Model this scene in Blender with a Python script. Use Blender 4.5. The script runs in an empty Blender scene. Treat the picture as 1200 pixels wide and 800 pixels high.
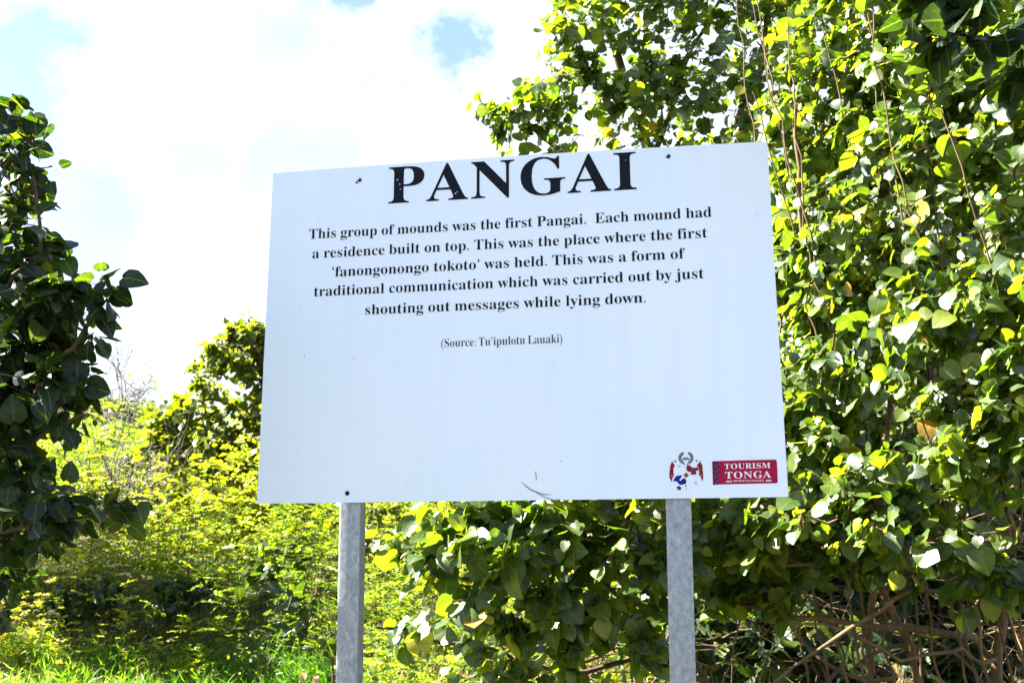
import bpy, math, random
import numpy as np
from mathutils import Vector

SC = bpy.context.scene
COL = SC.collection
R = math.radians

# ------------------------------------------------------------------ camera, sky, sun, exposure
F_PX, CX, CY = 1199.0, 600.0, 400.0            # focal length in pixels of the 1200 x 800 photograph
PITCH = R(12.26)
EYE = np.array([0.0, 0.0, 1.6])
cam_d = bpy.data.cameras.new('camera')
cam = bpy.data.objects.new('camera', cam_d)
COL.objects.link(cam)
cam.location = EYE
cam.rotation_euler = (R(90) + PITCH, 0, 0)
cam_d.sensor_width = 36.0
cam_d.lens = 35.97
cam_d.clip_start = 0.05
cam_d.clip_end = 3000
cam_d.dof.use_dof = True
cam_d.dof.focus_distance = 3.75
cam_d.dof.aperture_fstop = 6.3
SC.camera = cam

SUN_DIR = np.array([-0.74, 0.14, 0.74])
SUN_DIR /= np.linalg.norm(SUN_DIR)
SUN_EL = math.asin(SUN_DIR[2])
SUN_ROT = math.atan2(SUN_DIR[0], SUN_DIR[1])

FWD = np.array([0, math.cos(PITCH), math.sin(PITCH)])
UPV = np.array([0, -math.sin(PITCH), math.cos(PITCH)])
RIGHT = np.array([1.0, 0, 0])


def ray(px, py):
    return ((px - CX) * RIGHT - (py - CY) * UPV) / F_PX + FWD


def at(px, py, Y):
    """the point of the place that the photograph shows at px, py, Y metres ahead"""
    d = ray(px, py)
    return EYE + d * (Y / d[1])


world = bpy.data.worlds.new('World')
SC.world = world
world.use_nodes = True
wt = world.node_tree
wt.nodes.clear()


def node(t, kind, **kw):
    n = t.nodes.new(kind)
    for k, v in kw.items():
        setattr(n, k, v)
    return n


def build_sky():
    L = wt.links.new
    out = node(wt, 'ShaderNodeOutputWorld')
    sky = node(wt, 'ShaderNodeTexSky', sky_type='NISHITA')
    sky.sun_disc = False
    sky.sun_elevation = SUN_EL
    sky.sun_rotation = SUN_ROT
    sky.air_density = 1.0
    sky.dust_density = 0.3
    sky.ozone_density = 3.0
    bg = node(wt, 'ShaderNodeBackground')
    bg.inputs['Strength'].default_value = 0.053
    tint = node(wt, 'ShaderNodeMix', data_type='RGBA', blend_type='MULTIPLY')
    tint.inputs['Factor'].default_value = 1
    L(sky.outputs[0], tint.inputs['A'])
    tint.inputs['B'].default_value = (.80, .71, .97, 1)      # the deeper blue of a tropical sky
    L(tint.outputs['Result'], bg.inputs[0])
    bc = node(wt, 'ShaderNodeBackground')
    tc = node(wt, 'ShaderNodeTexCoord')
    nz = node(wt, 'ShaderNodeTexNoise')
    nz.inputs['Scale'].default_value = 3.2
    nz.inputs['Detail'].default_value = 7
    nz.inputs['Roughness'].default_value = 0.58
    L(tc.outputs['Generated'], nz.inputs['Vector'])
    sep = node(wt, 'ShaderNodeSeparateXYZ')
    L(tc.outputs['Generated'], sep.inputs[0])

    def m(op, a, b=None, clamp=False):
        n = node(wt, 'ShaderNodeMath', operation=op)
        n.use_clamp = clamp
        for i, v in enumerate((a, b)):
            if v is None:
                continue
            if isinstance(v, (int, float)):
                n.inputs[i].default_value = v
            else:
                L(v, n.inputs[i])
        return n.outputs[0]
    nv = m('SUBTRACT', nz.outputs[0], 0.5)
    # ragged edges: the places of the openings are read through a warped direction
    wn = node(wt, 'ShaderNodeTexNoise')
    wn.inputs['Scale'].default_value = 17
    wn.inputs['Detail'].default_value = 6
    wn.inputs['Roughness'].default_value = 0.65
    L(tc.outputs['Generated'], wn.inputs['Vector'])
    ws = node(wt, 'ShaderNodeVectorMath', operation='SUBTRACT')
    L(wn.outputs['Color'], ws.inputs[0])
    ws.inputs[1].default_value = (.5, .5, .5)
    wm = node(wt, 'ShaderNodeVectorMath', operation='MULTIPLY_ADD')
    L(ws.outputs[0], wm.inputs[0])
    wm.inputs[1].default_value = (.13, .13, .13)
    L(tc.outputs['Generated'], wm.inputs[2])
    # bright cloud bank ahead, unseen one added behind to light the panel, blue overhead
    cover = m('ADD', m('MULTIPLY', m('MAXIMUM', sep.outputs[1], m('MULTIPLY', sep.outputs[1], -0.36)), 1.15), 0.84)
    cover = m('ADD', cover, m('MULTIPLY', nv, 2.2))
    for px, py, width, depth in ((22, 74, .026, 2.3), (70, 44, .022, 1.9), (532, 56, .028, 3.0), (400, -8, .024, 2.3), (215, 185, .03, .8),
                                 (118, 258, .045, 1.9), (10, 125, .045, 1.1), (-250, 60, .12, 1.6), (300, -250, .14, 1.5)):
        d = ray(px, py)
        d = d / np.linalg.norm(d)
        dt = node(wt, 'ShaderNodeVectorMath', operation='DISTANCE')
        L(wm.outputs[0], dt.inputs[0])
        dt.inputs[1].default_value = tuple(d)
        g = m('DIVIDE', dt.outputs['Value'], width)
        g = m('POWER', 2.718, m('MULTIPLY', m('MULTIPLY', g, g), -1.0))
        g = m('MULTIPLY', g, m('ADD', m('MULTIPLY', nv, 2.0), 1.0))
        cover = m('SUBTRACT', cover, m('MULTIPLY', g, depth))
    ramp = node(wt, 'ShaderNodeMapRange', interpolation_type='SMOOTHSTEP')
    ramp.inputs['From Min'].default_value = 0.0
    ramp.inputs['From Max'].default_value = 2.5
    L(cover, ramp.inputs['Value'])
    # thicker and thinner places of the cloud
    nz2 = node(wt, 'ShaderNodeTexNoise')
    nz2.inputs['Scale'].default_value = 5.0
    nz2.inputs['Detail'].default_value = 5
    L(tc.outputs['Generated'], nz2.inputs['Vector'])
    cr = node(wt, 'ShaderNodeValToRGB')
    cr.color_ramp.elements[0].position = 0.34
    cr.color_ramp.elements[0].color = (0.64, 0.71, 0.80, 1)
    cr.color_ramp.elements[1].position = 0.50
    cr.color_ramp.elements[1].color = (0.88, .98, 1, 1)
    L(nz2.outputs[0], cr.inputs[0])
    L(cr.outputs[0], bc.inputs[0])
    bc.inputs['Strength'].default_value = CLOUD
    mix = node(wt, 'ShaderNodeMixShader')
    L(ramp.outputs[0], mix.inputs[0])
    L(bg.outputs[0], mix.inputs[1])
    L(bc.outputs[0], mix.inputs[2])
    L(mix.outputs[0], out.inputs[0])


CLOUD = 0.15
build_sky()

sun_d = bpy.data.lights.new('sun', 'SUN')
sun_d.energy = 5.0
sun_d.angle = R(0.53)
sun_d.color = (1.0, 0.94, 0.82)
sun = bpy.data.objects.new('sun', sun_d)
COL.objects.link(sun)
sun.rotation_euler = Vector(SUN_DIR).to_track_quat('Z', 'Y').to_euler()
sun.location = (-8, 2, 10)

SC.view_settings.view_transform = 'Standard'
SC.view_settings.look = 'None'
SC.view_settings.gamma = 1.0
SC.view_settings.use_curve_mapping = False
SC.view_settings.exposure = 3.32
SC.cycles.use_denoising = True
SC.cycles.max_bounces = 7
SC.cycles.diffuse_bounces = 3
SC.cycles.glossy_bounces = 2
SC.cycles.transmission_bounces = 5
SC.cycles.use_adaptive_sampling = True
SC.cycles.adaptive_threshold = 0.02
SC.cycles.sample_clamp_indirect = 6.0


# ------------------------------------------------------------------ helpers
def tag(o, label=None, cat=None, group=None, kind=None):
    if label:
        o['label'] = label
    if cat:
        o['category'] = cat
    if group:
        o['group'] = group
    if kind:
        o['kind'] = kind
    return o


def empty(name, loc):
    o = bpy.data.objects.new(name, None)
    COL.objects.link(o)
    o.location = loc
    o.empty_display_size = 0.2
    return o


def mesh_np(name, verts, faces, mat, parent=None, uv=None, rnd=None, smooth=False):
    """faces: (n,k) int array or list of such arrays; the vertices are world coordinates, made local to the parent"""
    V = np.asarray(verts, dtype=np.float64)
    if parent is not None:
        q = parent
        off = np.zeros(3)
        while q is not None:
            off += np.array(q.location)
            q = q.parent
        V = V - off
    if isinstance(faces, np.ndarray):
        faces = [faces]
    me = bpy.data.meshes.new(name)
    me.vertices.add(len(V))
    me.vertices.foreach_set('co', V.astype(np.float32).ravel())
    idx = np.concatenate([f.ravel() for f in faces]).astype(np.int32)
    tot = np.concatenate([np.full(len(f), f.shape[1], np.int32) for f in faces])
    start = np.concatenate([[0], np.cumsum(tot)[:-1]]).astype(np.int32)
    me.loops.add(len(idx))
    me.loops.foreach_set('vertex_index', idx)
    me.polygons.add(len(tot))
    me.polygons.foreach_set('loop_start', start)
    me.polygons.foreach_set('loop_total', tot)
    if uv is not None:
        l = me.uv_layers.new(name='UVMap')
        l.data.foreach_set('uv', np.asarray(uv, np.float32)[idx].ravel())
    if rnd is not None:
        a = me.attributes.new('rnd', 'FLOAT', 'POINT')
        a.data.foreach_set('value', np.asarray(rnd, np.float32))
    me.update(calc_edges=True)
    me.validate()
    if smooth:
        me.polygons.foreach_set('use_smooth', np.ones(len(tot), bool))
    o = bpy.data.objects.new(name, me)
    COL.objects.link(o)
    if isinstance(mat, (list, tuple)):
        for q in mat:
            me.materials.append(q)
    else:
        me.materials.append(mat)
    if parent is not None:
        o.parent = parent
    return o


def unit(v):
    v = np.asarray(v, float)
    n = np.linalg.norm(v, axis=-1, keepdims=True)
    return v / np.maximum(n, 1e-9)


# ------------------------------------------------------------------ materials
def new_mat(name):
    m = bpy.data.materials.new(name)
    m.use_nodes = True
    t = m.node_tree
    t.nodes.clear()
    return m, t


def ramp_node(t, stops):
    r = node(t, 'ShaderNodeValToRGB')
    el = r.color_ramp.elements
    while len(el) < len(stops):
        el.new(0.5)
    for e, (p, c) in zip(el, stops):
        e.position = p
        e.color = (*c, 1)
    return r


def leaf_material(name, stops, trans_gain=(3.3, 3.0, 0.42), trans=0.48, rough=0.36, veins=True, spec=0.5):
    m, t = new_mat(name)
    L = t.links.new
    out = node(t, 'ShaderNodeOutputMaterial')
    at_ = node(t, 'ShaderNodeAttribute', attribute_name='rnd')
    rp = ramp_node(t, stops)
    L(at_.outputs['Fac'], rp.inputs[0])
    col = rp.outputs[0]
    geo = node(t, 'ShaderNodeNewGeometry')
    nz = node(t, 'ShaderNodeTexNoise')
    nz.inputs['Scale'].default_value = 28
    nz.inputs['Detail'].default_value = 4
    L(geo.outputs['Position'], nz.inputs['Vector'])
    mr = node(t, 'ShaderNodeMapRange')
    mr.inputs['From Min'].default_value = 0.25
    mr.inputs['From Max'].default_value = 0.75
    mr.inputs['To Min'].default_value = 0.7
    mr.inputs['To Max'].default_value = 1.25
    L(nz.outputs[0], mr.inputs[0])
    mul = node(t, 'ShaderNodeMix', data_type='RGBA', blend_type='MULTIPLY')
    mul.inputs['Factor'].default_value = 1
    L(col, mul.inputs['A'])
    L(mr.outputs[0], mul.inputs['B'])
    col = mul.outputs['Result']
    if veins:
        # brown spots and worn places
        sn = node(t, 'ShaderNodeTexNoise')
        sn.inputs['Scale'].default_value = 75
        sn.inputs['Detail'].default_value = 2
        L(geo.outputs['Position'], sn.inputs['Vector'])
        sr = node(t, 'ShaderNodeMapRange')
        sr.inputs['From Min'].default_value = .665
        sr.inputs['From Max'].default_value = .70
        L(sn.outputs[0], sr.inputs[0])
        sx = node(t, 'ShaderNodeMix', data_type='RGBA', blend_type='MIX')
        L(sr.outputs[0], sx.inputs['Factor'])
        L(col, sx.inputs['A'])
        sx.inputs['B'].default_value = (.075, .045, .012, 1)
        col = sx.outputs['Result']
    p = node(t, 'ShaderNodeBsdfPrincipled')
    if veins:
        uv = node(t, 'ShaderNodeUVMap', uv_map='UVMap')
        sp = node(t, 'ShaderNodeSeparateXYZ')
        L(uv.outputs[0], sp.inputs[0])

        def mm(op, a, b=None, c=None, clamp=False):
            n = node(t, 'ShaderNodeMath', operation=op)
            n.use_clamp = clamp
            for i, v in enumerate((a, b, c)):
                if v is None:
                    continue
                if isinstance(v, (int, float)):
                    n.inputs[i].default_value = v
                else:
                    L(v, n.inputs[i])
            return n.outputs[0]
        s = mm('ABSOLUTE', mm('SUBTRACT', sp.outputs[0], 0.5))
        mid = mm('SUBTRACT', 1.0, mm('DIVIDE', s, 0.045), clamp=True)
        w = mm('SINE', mm('MULTIPLY', mm('SUBTRACT', sp.outputs[1], mm('MULTIPLY', s, 0.75)), 26.0))
        side = mm('MULTIPLY', mm('SUBTRACT', w, 0.90, clamp=True), 7.0, clamp=True)
        v = mm('MAXIMUM', mid, mm('MULTIPLY', side, 0.35))
        vm = node(t, 'ShaderNodeMix', data_type='RGBA', blend_type='MIX')
        L(mm('MULTIPLY', v, 0.5), vm.inputs['Factor'])
        L(col, vm.inputs['A'])
        vm.inputs['B'].default_value = (0.16, 0.20, 0.055, 1)
        col = vm.outputs['Result']
        bp = node(t, 'ShaderNodeBump')
        bp.inputs['Strength'].default_value = 0.35
        bp.inputs['Distance'].default_value = 0.002
        L(mm('ADD', mm('MULTIPLY', v, -1.0), mm('MULTIPLY', nz.outputs[0], 1.2)), bp.inputs['Height'])
        L(bp.outputs[0], p.inputs['Normal'])
    L(col, p.inputs['Base Color'])
    p.inputs['Roughness'].default_value = rough
    p.inputs['Specular IOR Level'].default_value = spec
    tr = node(t, 'ShaderNodeBsdfTranslucent')
    tm = node(t, 'ShaderNodeMix', data_type='RGBA', blend_type='MULTIPLY')
    tm.inputs['Factor'].default_value = 1
    L(col, tm.inputs['A'])
    tm.inputs['B'].default_value = (*trans_gain, 1)
    L(tm.outputs['Result'], tr.inputs['Color'])
    mx = node(t, 'ShaderNodeMixShader')
    mx.inputs[0].default_value = trans
    L(p.outputs[0], mx.inputs[1])
    L(tr.outputs[0], mx.inputs[2])
    L(mx.outputs[0], out.inputs[0])
    return m


def noise_material(name, stops, scale, rough=0.8, stretch=(1, 1, 1), bump=0.0, metallic=0.0, detail=6, coord='Object', spec=0.4):
    m, t = new_mat(name)
    L = t.links.new
    out = node(t, 'ShaderNodeOutputMaterial')
    tc = node(t, 'ShaderNodeTexCoord')
    mp = node(t, 'ShaderNodeMapping')
    mp.inputs['Scale'].default_value = stretch
    L(tc.outputs[coord], mp.inputs[0])
    nz = node(t, 'ShaderNodeTexNoise')
    nz.inputs['Scale'].default_value = scale
    nz.inputs['Detail'].default_value = detail
    nz.inputs['Roughness'].default_value = 0.62
    L(mp.outputs[0], nz.inputs['Vector'])
    rp = ramp_node(t, stops)
    L(nz.outputs[0], rp.inputs[0])
    p = node(t, 'ShaderNodeBsdfPrincipled')
    L(rp.outputs[0], p.inputs['Base Color'])
    p.inputs['Roughness'].default_value = rough
    p.inputs['Metallic'].default_value = metallic
    p.inputs['Specular IOR Level'].default_value = spec
    if bump:
        b = node(t, 'ShaderNodeBump')
        b.inputs['Strength'].default_value = bump
        b.inputs['Distance'].default_value = 0.01
        L(nz.outputs[0], b.inputs['Height'])
        L(b.outputs[0], p.inputs['Normal'])
    L(p.outputs[0], out.inputs[0])
    return m


def flat(name, c, rough=0.45, metallic=0.0):
    return noise_material(name, [(0.3, tuple(x * .9 for x in c)), (0.7, c)], 60, rough, metallic=metallic, spec=.12)


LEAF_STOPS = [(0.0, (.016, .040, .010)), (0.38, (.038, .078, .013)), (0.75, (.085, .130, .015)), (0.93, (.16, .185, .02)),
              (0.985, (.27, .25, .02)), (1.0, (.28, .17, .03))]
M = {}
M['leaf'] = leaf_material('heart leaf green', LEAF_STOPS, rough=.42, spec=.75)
M['leaf_dark'] = leaf_material('heart leaf shaded green', [(0, (.006, .017, .009)), (.5, (.011, .030, .011)), (.9, (.035, .065, .012)), (1, (.10, .13, .018))], trans=0.36, spec=.3, rough=.45)  # darker copy of the heart leaf, backlit and shaded tone put into its colour
M['leaf_far'] = leaf_material('far leaf', [(0, (.028, .055, .009)), (.5, (.075, .105, .012)), (.9, (.15, .17, .016)), (1, (.22, .18, .03))], veins=False, trans=.5, rough=.45, trans_gain=(2.6, 2.4, .4))
M['weed'] = leaf_material('weed leaf', [(0, (.035, .085, .008)), (.4, (.145, .20, .010)), (.72, (.29, .30, .012)), (.92, (.34, .31, .03)), (1, (.34, .26, .09))], veins=False, trans=.5, rough=.5,
                          trans_gain=(1.7, 1.8, .55))
M['grass'] = leaf_material('grass blade', [(0, (.03, .085, .008)), (.6, (.07, .16, .012)), (.9, (.15, .22, .02)), (1, (.30, .26, .09))], veins=False, trans=.45, rough=.45, trans_gain=(1.8, 2.2, .6))
M['straw'] = leaf_material('dry stalk', [(0, (.03, .020, .009)), (.4, (.09, .060, .022)), (.8, (.20, .14, .05)), (1, (.34, .26, .12))], veins=False, trans=.2, rough=.6, trans_gain=(1.1, 1.0, .8))
M['bark'] = noise_material('bark', [(.3, (.035, .024, .014)), (.55, (.085, .058, .032)), (.8, (.17, .12, .065))], 14, .85, (1, 1, .35), .6)
M['bark_tan'] = noise_material('tan bark', [(.3, (.045, .027, .011)), (.55, (.11, .067, .024)), (.8, (.22, .14, .052))], 14, .8, (1, 1, .35), .6)
M['bark_grey'] = noise_material('grey dry wood', [(.3, (.07, .06, .05)), (.7, (.18, .16, .14))], 14, .85, (1, 1, .35), .4)
M['soil'] = noise_material('soil', [(.3, (.020, .018, .008)), (.5, (.045, .042, .014)), (.7, (.075, .075, .020))], 3.0, .95, bump=.8, coord='Object')

# ------------------------------------------------------------------ ground
_gz_y = np.array([-60, 5.5, 7.5, 9, 11, 14, 17, 20, 26, 34, 60, 400])
_gz_z = np.array([0, 0, .12, .42, 1.15, 2.25, 2.85, 3.15, 3.7, 4.4, 4.6, 4.0])


def gz(x, y):
    x = np.asarray(x, float)
    y = np.asarray(y, float)
    z = np.interp(y, _gz_y, _gz_z)
    z = z * np.where(x > 1.0, np.clip(1 - (x - 1.0) * .03, .6, 1), 1.0)
    z = z + (.05 * np.sin(x * 1.7 + y * .9) + .06 * np.sin(x * .8 - y * 1.3)) * np.clip((y - 5) / 4, 0, 1)
    return z


def build_ground():
    ys = np.concatenate([np.array([-400, -150, -60, -25, -12, -6, -2]), np.arange(0, 40, .5), np.array([42, 46, 52, 60, 80, 120, 200, 400, 900])])
    xs = np.concatenate([np.array([-900, -400, -200, -100, -60]), np.arange(-40, 40.1, 1.0), np.array([60, 100, 200, 400, 900])])
    X, Y = np.meshgrid(xs, ys)
    V = np.stack([X, Y, gz(X, Y)], -1).reshape(-1, 3)
    n, mcol = X.shape
    i = np.arange(n * mcol).reshape(n, mcol)
    Fq = np.stack([i[:-1, :-1], i[:-1, 1:], i[1:, 1:], i[1:, :-1]], -1).reshape(-1, 4)
    tag(mesh_np('ground', V, Fq, M['soil'], smooth=True), kind='structure')


build_ground()

# letter outlines (advance, contours) in thousandths of an em
GLYPHS = {
    '(': (323, '167 232,183 404,231 557,311 694,258 694,155 559,88 400,64 232,88 64,155 -95,258 -230,311 -230,231 -93,183 60'),
    ')': (323, '156 232,140 60,92 -93,12 -230,65 -230,168 -95,235 64,259 232,235 400,168 559,65 694,12 694,92 557,140 404'),
    '.': (219, '109 111,79 103,57 81,49 51,57 21,79 -1,109 -9,139 -1,161 21,169 51,161 81,139 103'),
    ':': (219, '109 458,79 450,57 428,49 398,57 368,79 346,109 338,139 346,161 368,169 398,161 428,139 450|109 111,79 103,57 81,49 51,57 21,79 -1,109 -9,139 -1,161 21,169 51,161 81,139 103'),
    'A': (650, '-13 0,-13 27,13 32,35 45,54 70,73 111,307 694,334 693,572 129,612 51,632 33,660 27,660 0,341 0,341 27,386 32,413 45,422 68,406 121,376 197,154 197,117 105,112 88,111 72,119 47,143 32,184 27,190 27,190 0|169 239,360 239,263 475'),
    'C': (697, '382 -16,318 -11,259 4,204 30,157 64,116 106,83 156,59 212,44 273,39 340,44 406,59 467,84 522,117 572,158 613,206 648,261 673,321 688,386 693,460 683,547 655,577 648,599 653,614 668,624 693,650 693,650 459,625 459,599 517,568 566,530 606,489 636,443 654,395 660,316 640,259 579,225 478,214 337,227 205,264 111,327 54,414 35,474 43,533 66,589 105,638 158,666 132,610 67,544 21,468 -7'),
    'E': (658, '21 0,21 25,65 30,93 44,107 72,112 116,112 549,107 603,92 634,66 648,24 653,24 678,594 678,594 476,571 476,558 532,537 575,506 605,465 625,411 637,345 641,298 638,285 632,277 620,272 578,272 366,288 366,329 370,361 381,386 400,412 446,429 514,453 514,453 176,428 176,420 229,406 270,386 299,358 318,322 328,276 331,272 331,272 100,276 69,286 52,307 44,343 41,410 45,466 58,513 79,552 112,584 156,612 213,640 213,599 0'),
    'F': (602, '23 0,23 26,67 34,93 50,107 79,111 125,111 558,106 603,92 630,64 645,21 653,21 678,586 678,586 476,562 476,549 531,529 574,501 605,462 626,409 638,342 642,298 640,276 627,271 593,271 368,283 368,323 372,356 383,381 402,400 430,414 468,423 516,450 516,450 176,424 176,415 229,401 270,382 298,357 318,323 329,281 333,271 333,271 120,280 64,292 46,312 35,382 26,382 0'),
    'G': (756, '399 -15,330 -10,267 5,210 29,161 62,119 104,86 153,61 209,46 272,41 341,46 408,61 469,86 524,119 573,159 614,208 648,261 673,320 688,383 693,464 684,550 656,577 649,592 652,604 660,624 693,651 693,651 458,625 458,600 515,569 564,532 604,490 634,445 654,398 660,319 640,262 580,228 479,217 339,223 243,240 163,268 100,296 65,329 39,367 24,410 19,458 24,488 40,505 68,510 106,510 190,505 229,490 254,460 266,410 271,410 295,745 295,745 271,704 266,680 254,668 230,664 191,664 43,576 11,488 -9'),
    'H': (779, '23 0,23 26,67 32,93 47,107 75,111 120,111 564,106 605,92 631,66 646,24 653,24 678,360 678,360 653,304 643,288 633,278 618,271 564,271 373,509 373,509 564,502 618,493 633,477 643,420 653,420 678,755 678,755 653,712 646,686 632,673 606,669 564,669 120,673 77,686 49,712 33,755 26,755 0,420 0,420 26,463 32,490 46,504 73,509 120,509 329,271 329,271 120,276 75,289 47,316 32,360 26,360 0'),
    'I': (388, '20 0,20 26,63 34,91 48,107 72,112 112,112 576,108 614,94 636,66 648,20 653,20 678,364 678,364 653,319 648,292 636,277 614,272 576,272 115,279 66,289 50,306 39,366 26,366 0'),
    'L': (635, '23 0,23 26,67 32,93 47,107 75,111 120,111 564,106 606,92 632,66 647,24 653,24 678,372 678,372 653,310 646,291 636,280 620,271 564,271 123,276 70,284 55,298 46,348 41,414 46,468 59,513 83,550 118,582 167,609 230,636 230,598 0'),
    'M': (944, '21 0,21 26,64 32,92 47,107 74,112 118,112 569,105 619,95 634,78 644,22 653,22 678,275 678,472 212,669 678,919 678,919 653,878 645,852 630,839 604,834 563,834 127,841 64,851 46,866 34,918 26,918 0,589 0,589 26,644 37,660 48,670 66,677 124,677 594,429 0,402 0,157 579,157 119,162 72,178 44,207 31,252 26,252 0'),
    'N': (735, '600 -16,159 521,159 117,163 73,176 46,203 32,248 26,248 0,27 0,27 26,80 34,96 45,106 62,113 117,113 578,54 645,27 653,27 678,233 678,582 251,582 562,575 616,565 632,549 642,493 653,493 678,714 678,714 653,671 647,645 632,632 605,628 561,628 -16'),
    'O': (782, '388 -16,317 -9,251 11,192 43,140 86,98 138,67 199,48 266,41 339,48 411,67 478,98 539,141 592,193 635,254 667,321 687,395 694,466 687,532 668,591 636,642 594,684 542,716 481,735 413,742 339,735 266,716 199,684 138,641 86,589 43,528 11,461 -9|394 18,469 38,522 98,554 199,565 339,560 436,544 516,518 578,482 624,438 651,387 660,312 640,259 580,227 479,216 339,221 243,237 163,264 100,300 54,343 27'),
    'P': (622, '23 0,23 26,67 32,93 47,107 75,111 120,111 564,106 605,92 631,66 646,24 653,24 678,318 678,428 672,500 655,546 628,580 592,602 547,609 494,602 441,581 396,546 358,497 329,435 312,360 306,271 306,271 120,276 75,289 47,316 32,360 26,360 0|271 342,300 342,344 346,379 357,404 376,421 404,432 442,435 490,429 558,410 605,388 626,359 638,322 642,297 639,282 631,274 616,271 593'),
    'R': (704, '23 0,23 26,67 32,93 47,107 75,111 120,111 564,106 605,92 631,66 646,24 653,24 678,323 678,415 673,489 658,547 634,588 599,613 554,621 498,611 441,583 395,535 359,469 333,643 75,674 38,690 29,712 26,715 26,715 0,504 0,300 316,271 316,271 120,276 75,289 47,316 32,360 26,360 0|271 348,303 348,350 352,388 364,416 384,436 414,448 452,452 500,445 562,423 607,386 633,334 642,301 639,282 629,274 609,271 574'),
    'S': (581, '64 -16,64 235,93 235,112 169,136 115,166 74,202 45,244 28,293 22,328 26,358 36,382 54,401 76,411 103,415 133,406 174,379 209,335 238,242 284,167 328,114 376,92 411,78 450,74 494,81 551,100 600,131 639,172 669,220 688,275 694,342 687,420 667,434 664,446 662,461 666,471 676,477 694,505 694,505 475,480 475,462 527,437 573,406 610,370 638,330 656,289 662,243 655,208 635,186 604,178 566,185 530,204 501,236 476,281 451,377 406,431 377,472 347,502 315,521 280,531 242,535 198,527 138,504 86,468 43,418 12,357 -8,286 -15,236 -12,187 1,146 14,126 18,103 10,91 -16'),
    'T': (630, '137 0,137 26,183 31,212 46,227 74,232 120,232 645,222 645,173 640,131 625,97 600,71 567,53 524,43 473,16 473,16 678,611 678,611 472,586 472,568 548,531 602,475 634,400 645,392 645,392 120,397 73,412 45,440 31,488 26,488 0'),
    'U': (733, '369 -19,286 -12,219 8,170 42,136 91,116 154,109 231,109 564,104 605,90 631,64 646,22 653,22 678,358 678,358 653,302 643,285 633,276 618,269 564,269 208,273 154,284 110,302 76,329 52,365 38,409 33,486 46,540 84,573 148,584 237,584 563,579 604,565 630,536 645,489 653,489 678,706 678,706 653,668 644,644 628,633 602,629 563,629 270,622 176,601 102,566 48,515 11,450 -12'),
    'a': (512, '379 -15,337 -8,310 15,298 52,250 16,198 -6,142 -13,95 -6,60 17,38 51,30 94,37 135,59 172,94 202,177 244,296 283,296 359,292 395,278 420,255 435,220 440,184 436,162 426,155 408,169 382,179 363,183 344,178 320,164 300,142 288,115 284,87 289,66 302,53 324,49 352,55 385,74 414,103 439,141 458,188 470,241 474,305 470,356 457,392 435,416 404,431 363,436 313,436 93,439 59,453 51,477 62,490 41,456 10,419 -9|225 50,259 61,296 94,296 252,229 225,189 183,176 125,181 83,198 58'),
    'b': (537, '64 -17,64 578,62 616,54 638,39 649,12 654,12 678,206 678,206 415,241 448,282 467,329 474,379 467,422 445,459 411,486 365,503 310,509 247,502 175,480 112,447 59,402 19,366 0,328 -11,286 -15,242 -9,198 10,156 42,79 -17|272 21,304 27,328 44,345 73,360 141,365 238,360 318,344 374,327 398,304 412,274 417,252 413,231 402,215 383,206 360,206 102,213 57,235 30'),
    'c': (437, '232 -15,178 -7,129 16,88 53,56 101,36 159,29 223,37 292,60 352,95 403,142 442,198 467,260 475,305 472,342 461,372 444,395 421,408 395,413 365,409 340,396 320,377 308,352 304,319 312,299 335,292 373,293 389,294 404,289 425,275 438,252 442,205 424,176 370,167 279,171 212,183 157,204 114,232 82,265 63,304 57,339 63,372 79,404 107,424 90,369 32,305 -3'),
    'd': (551, '208 -15,159 -7,116 16,79 52,52 99,35 155,29 219,35 291,54 354,83 404,121 442,167 466,217 474,261 468,299 449,332 417,332 597,328 623,316 640,294 650,262 654,262 678,475 678,475 112,477 81,484 60,498 48,526 41,526 16,438 8,332 -15,332 58,300 17,258 -7|255 42,278 47,300 62,320 84,332 113,332 360,324 383,307 402,284 414,259 418,231 413,209 397,194 372,180 313,175 228,179 146,193 87,208 62,229 47'),
    'e': (448, '229 -15,174 -7,126 16,86 52,55 102,36 163,29 234,36 300,56 358,88 406,130 443,179 466,234 474,287 468,333 449,370 417,399 374,415 321,421 258,421 247,174 247,189 145,230 83,297 63,335 70,370 92,402 128,424 108,370 40,305 -1|173 286,300 286,300 320,297 375,288 412,277 429,261 439,240 442,203 427,180 380,173 303'),
    'f': (318, '22 0,22 24,59 32,74 52,78 109,78 412,24 412,24 462,78 462,78 526,83 575,99 616,126 648,162 673,206 687,259 692,315 685,357 664,376 643,388 620,392 595,388 567,375 546,356 533,334 529,310 533,291 544,279 560,275 582,287 626,292 635,294 644,287 656,268 660,243 655,228 640,220 581,220 462,303 462,303 412,220 412,220 97,224 60,235 38,258 28,297 24,297 0'),
    'g': (487, '217 -209,158 -206,109 -197,71 -181,43 -160,27 -137,21 -111,30 -81,57 -57,102 -38,65 -15,42 13,35 45,42 80,63 110,99 138,152 164,86 200,46 251,33 316,40 360,59 398,90 430,130 454,179 469,234 474,292 469,347 453,472 453,472 399,399 399,418 369,430 337,434 303,428 262,411 225,384 195,348 172,305 158,256 153,234 154,211 155,187 151,168 140,154 125,150 106,157 88,177 77,210 73,261 73,332 70,386 60,424 43,450 19,465 -13,470 -55,463 -100,441 -137,406 -168,356 -191,293 -204|234 185,256 189,272 199,284 217,294 257,297 314,294 371,284 411,272 428,256 439,234 442,213 439,196 428,184 411,174 371,170 314,174 257,184 217,196 199,213 189|239 -173,324 -165,375 -140,392 -98,387 -76,371 -62,344 -54,305 -51,144 -51,118 -77,109 -108,117 -133,141 -154,181 -168'),
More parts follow.
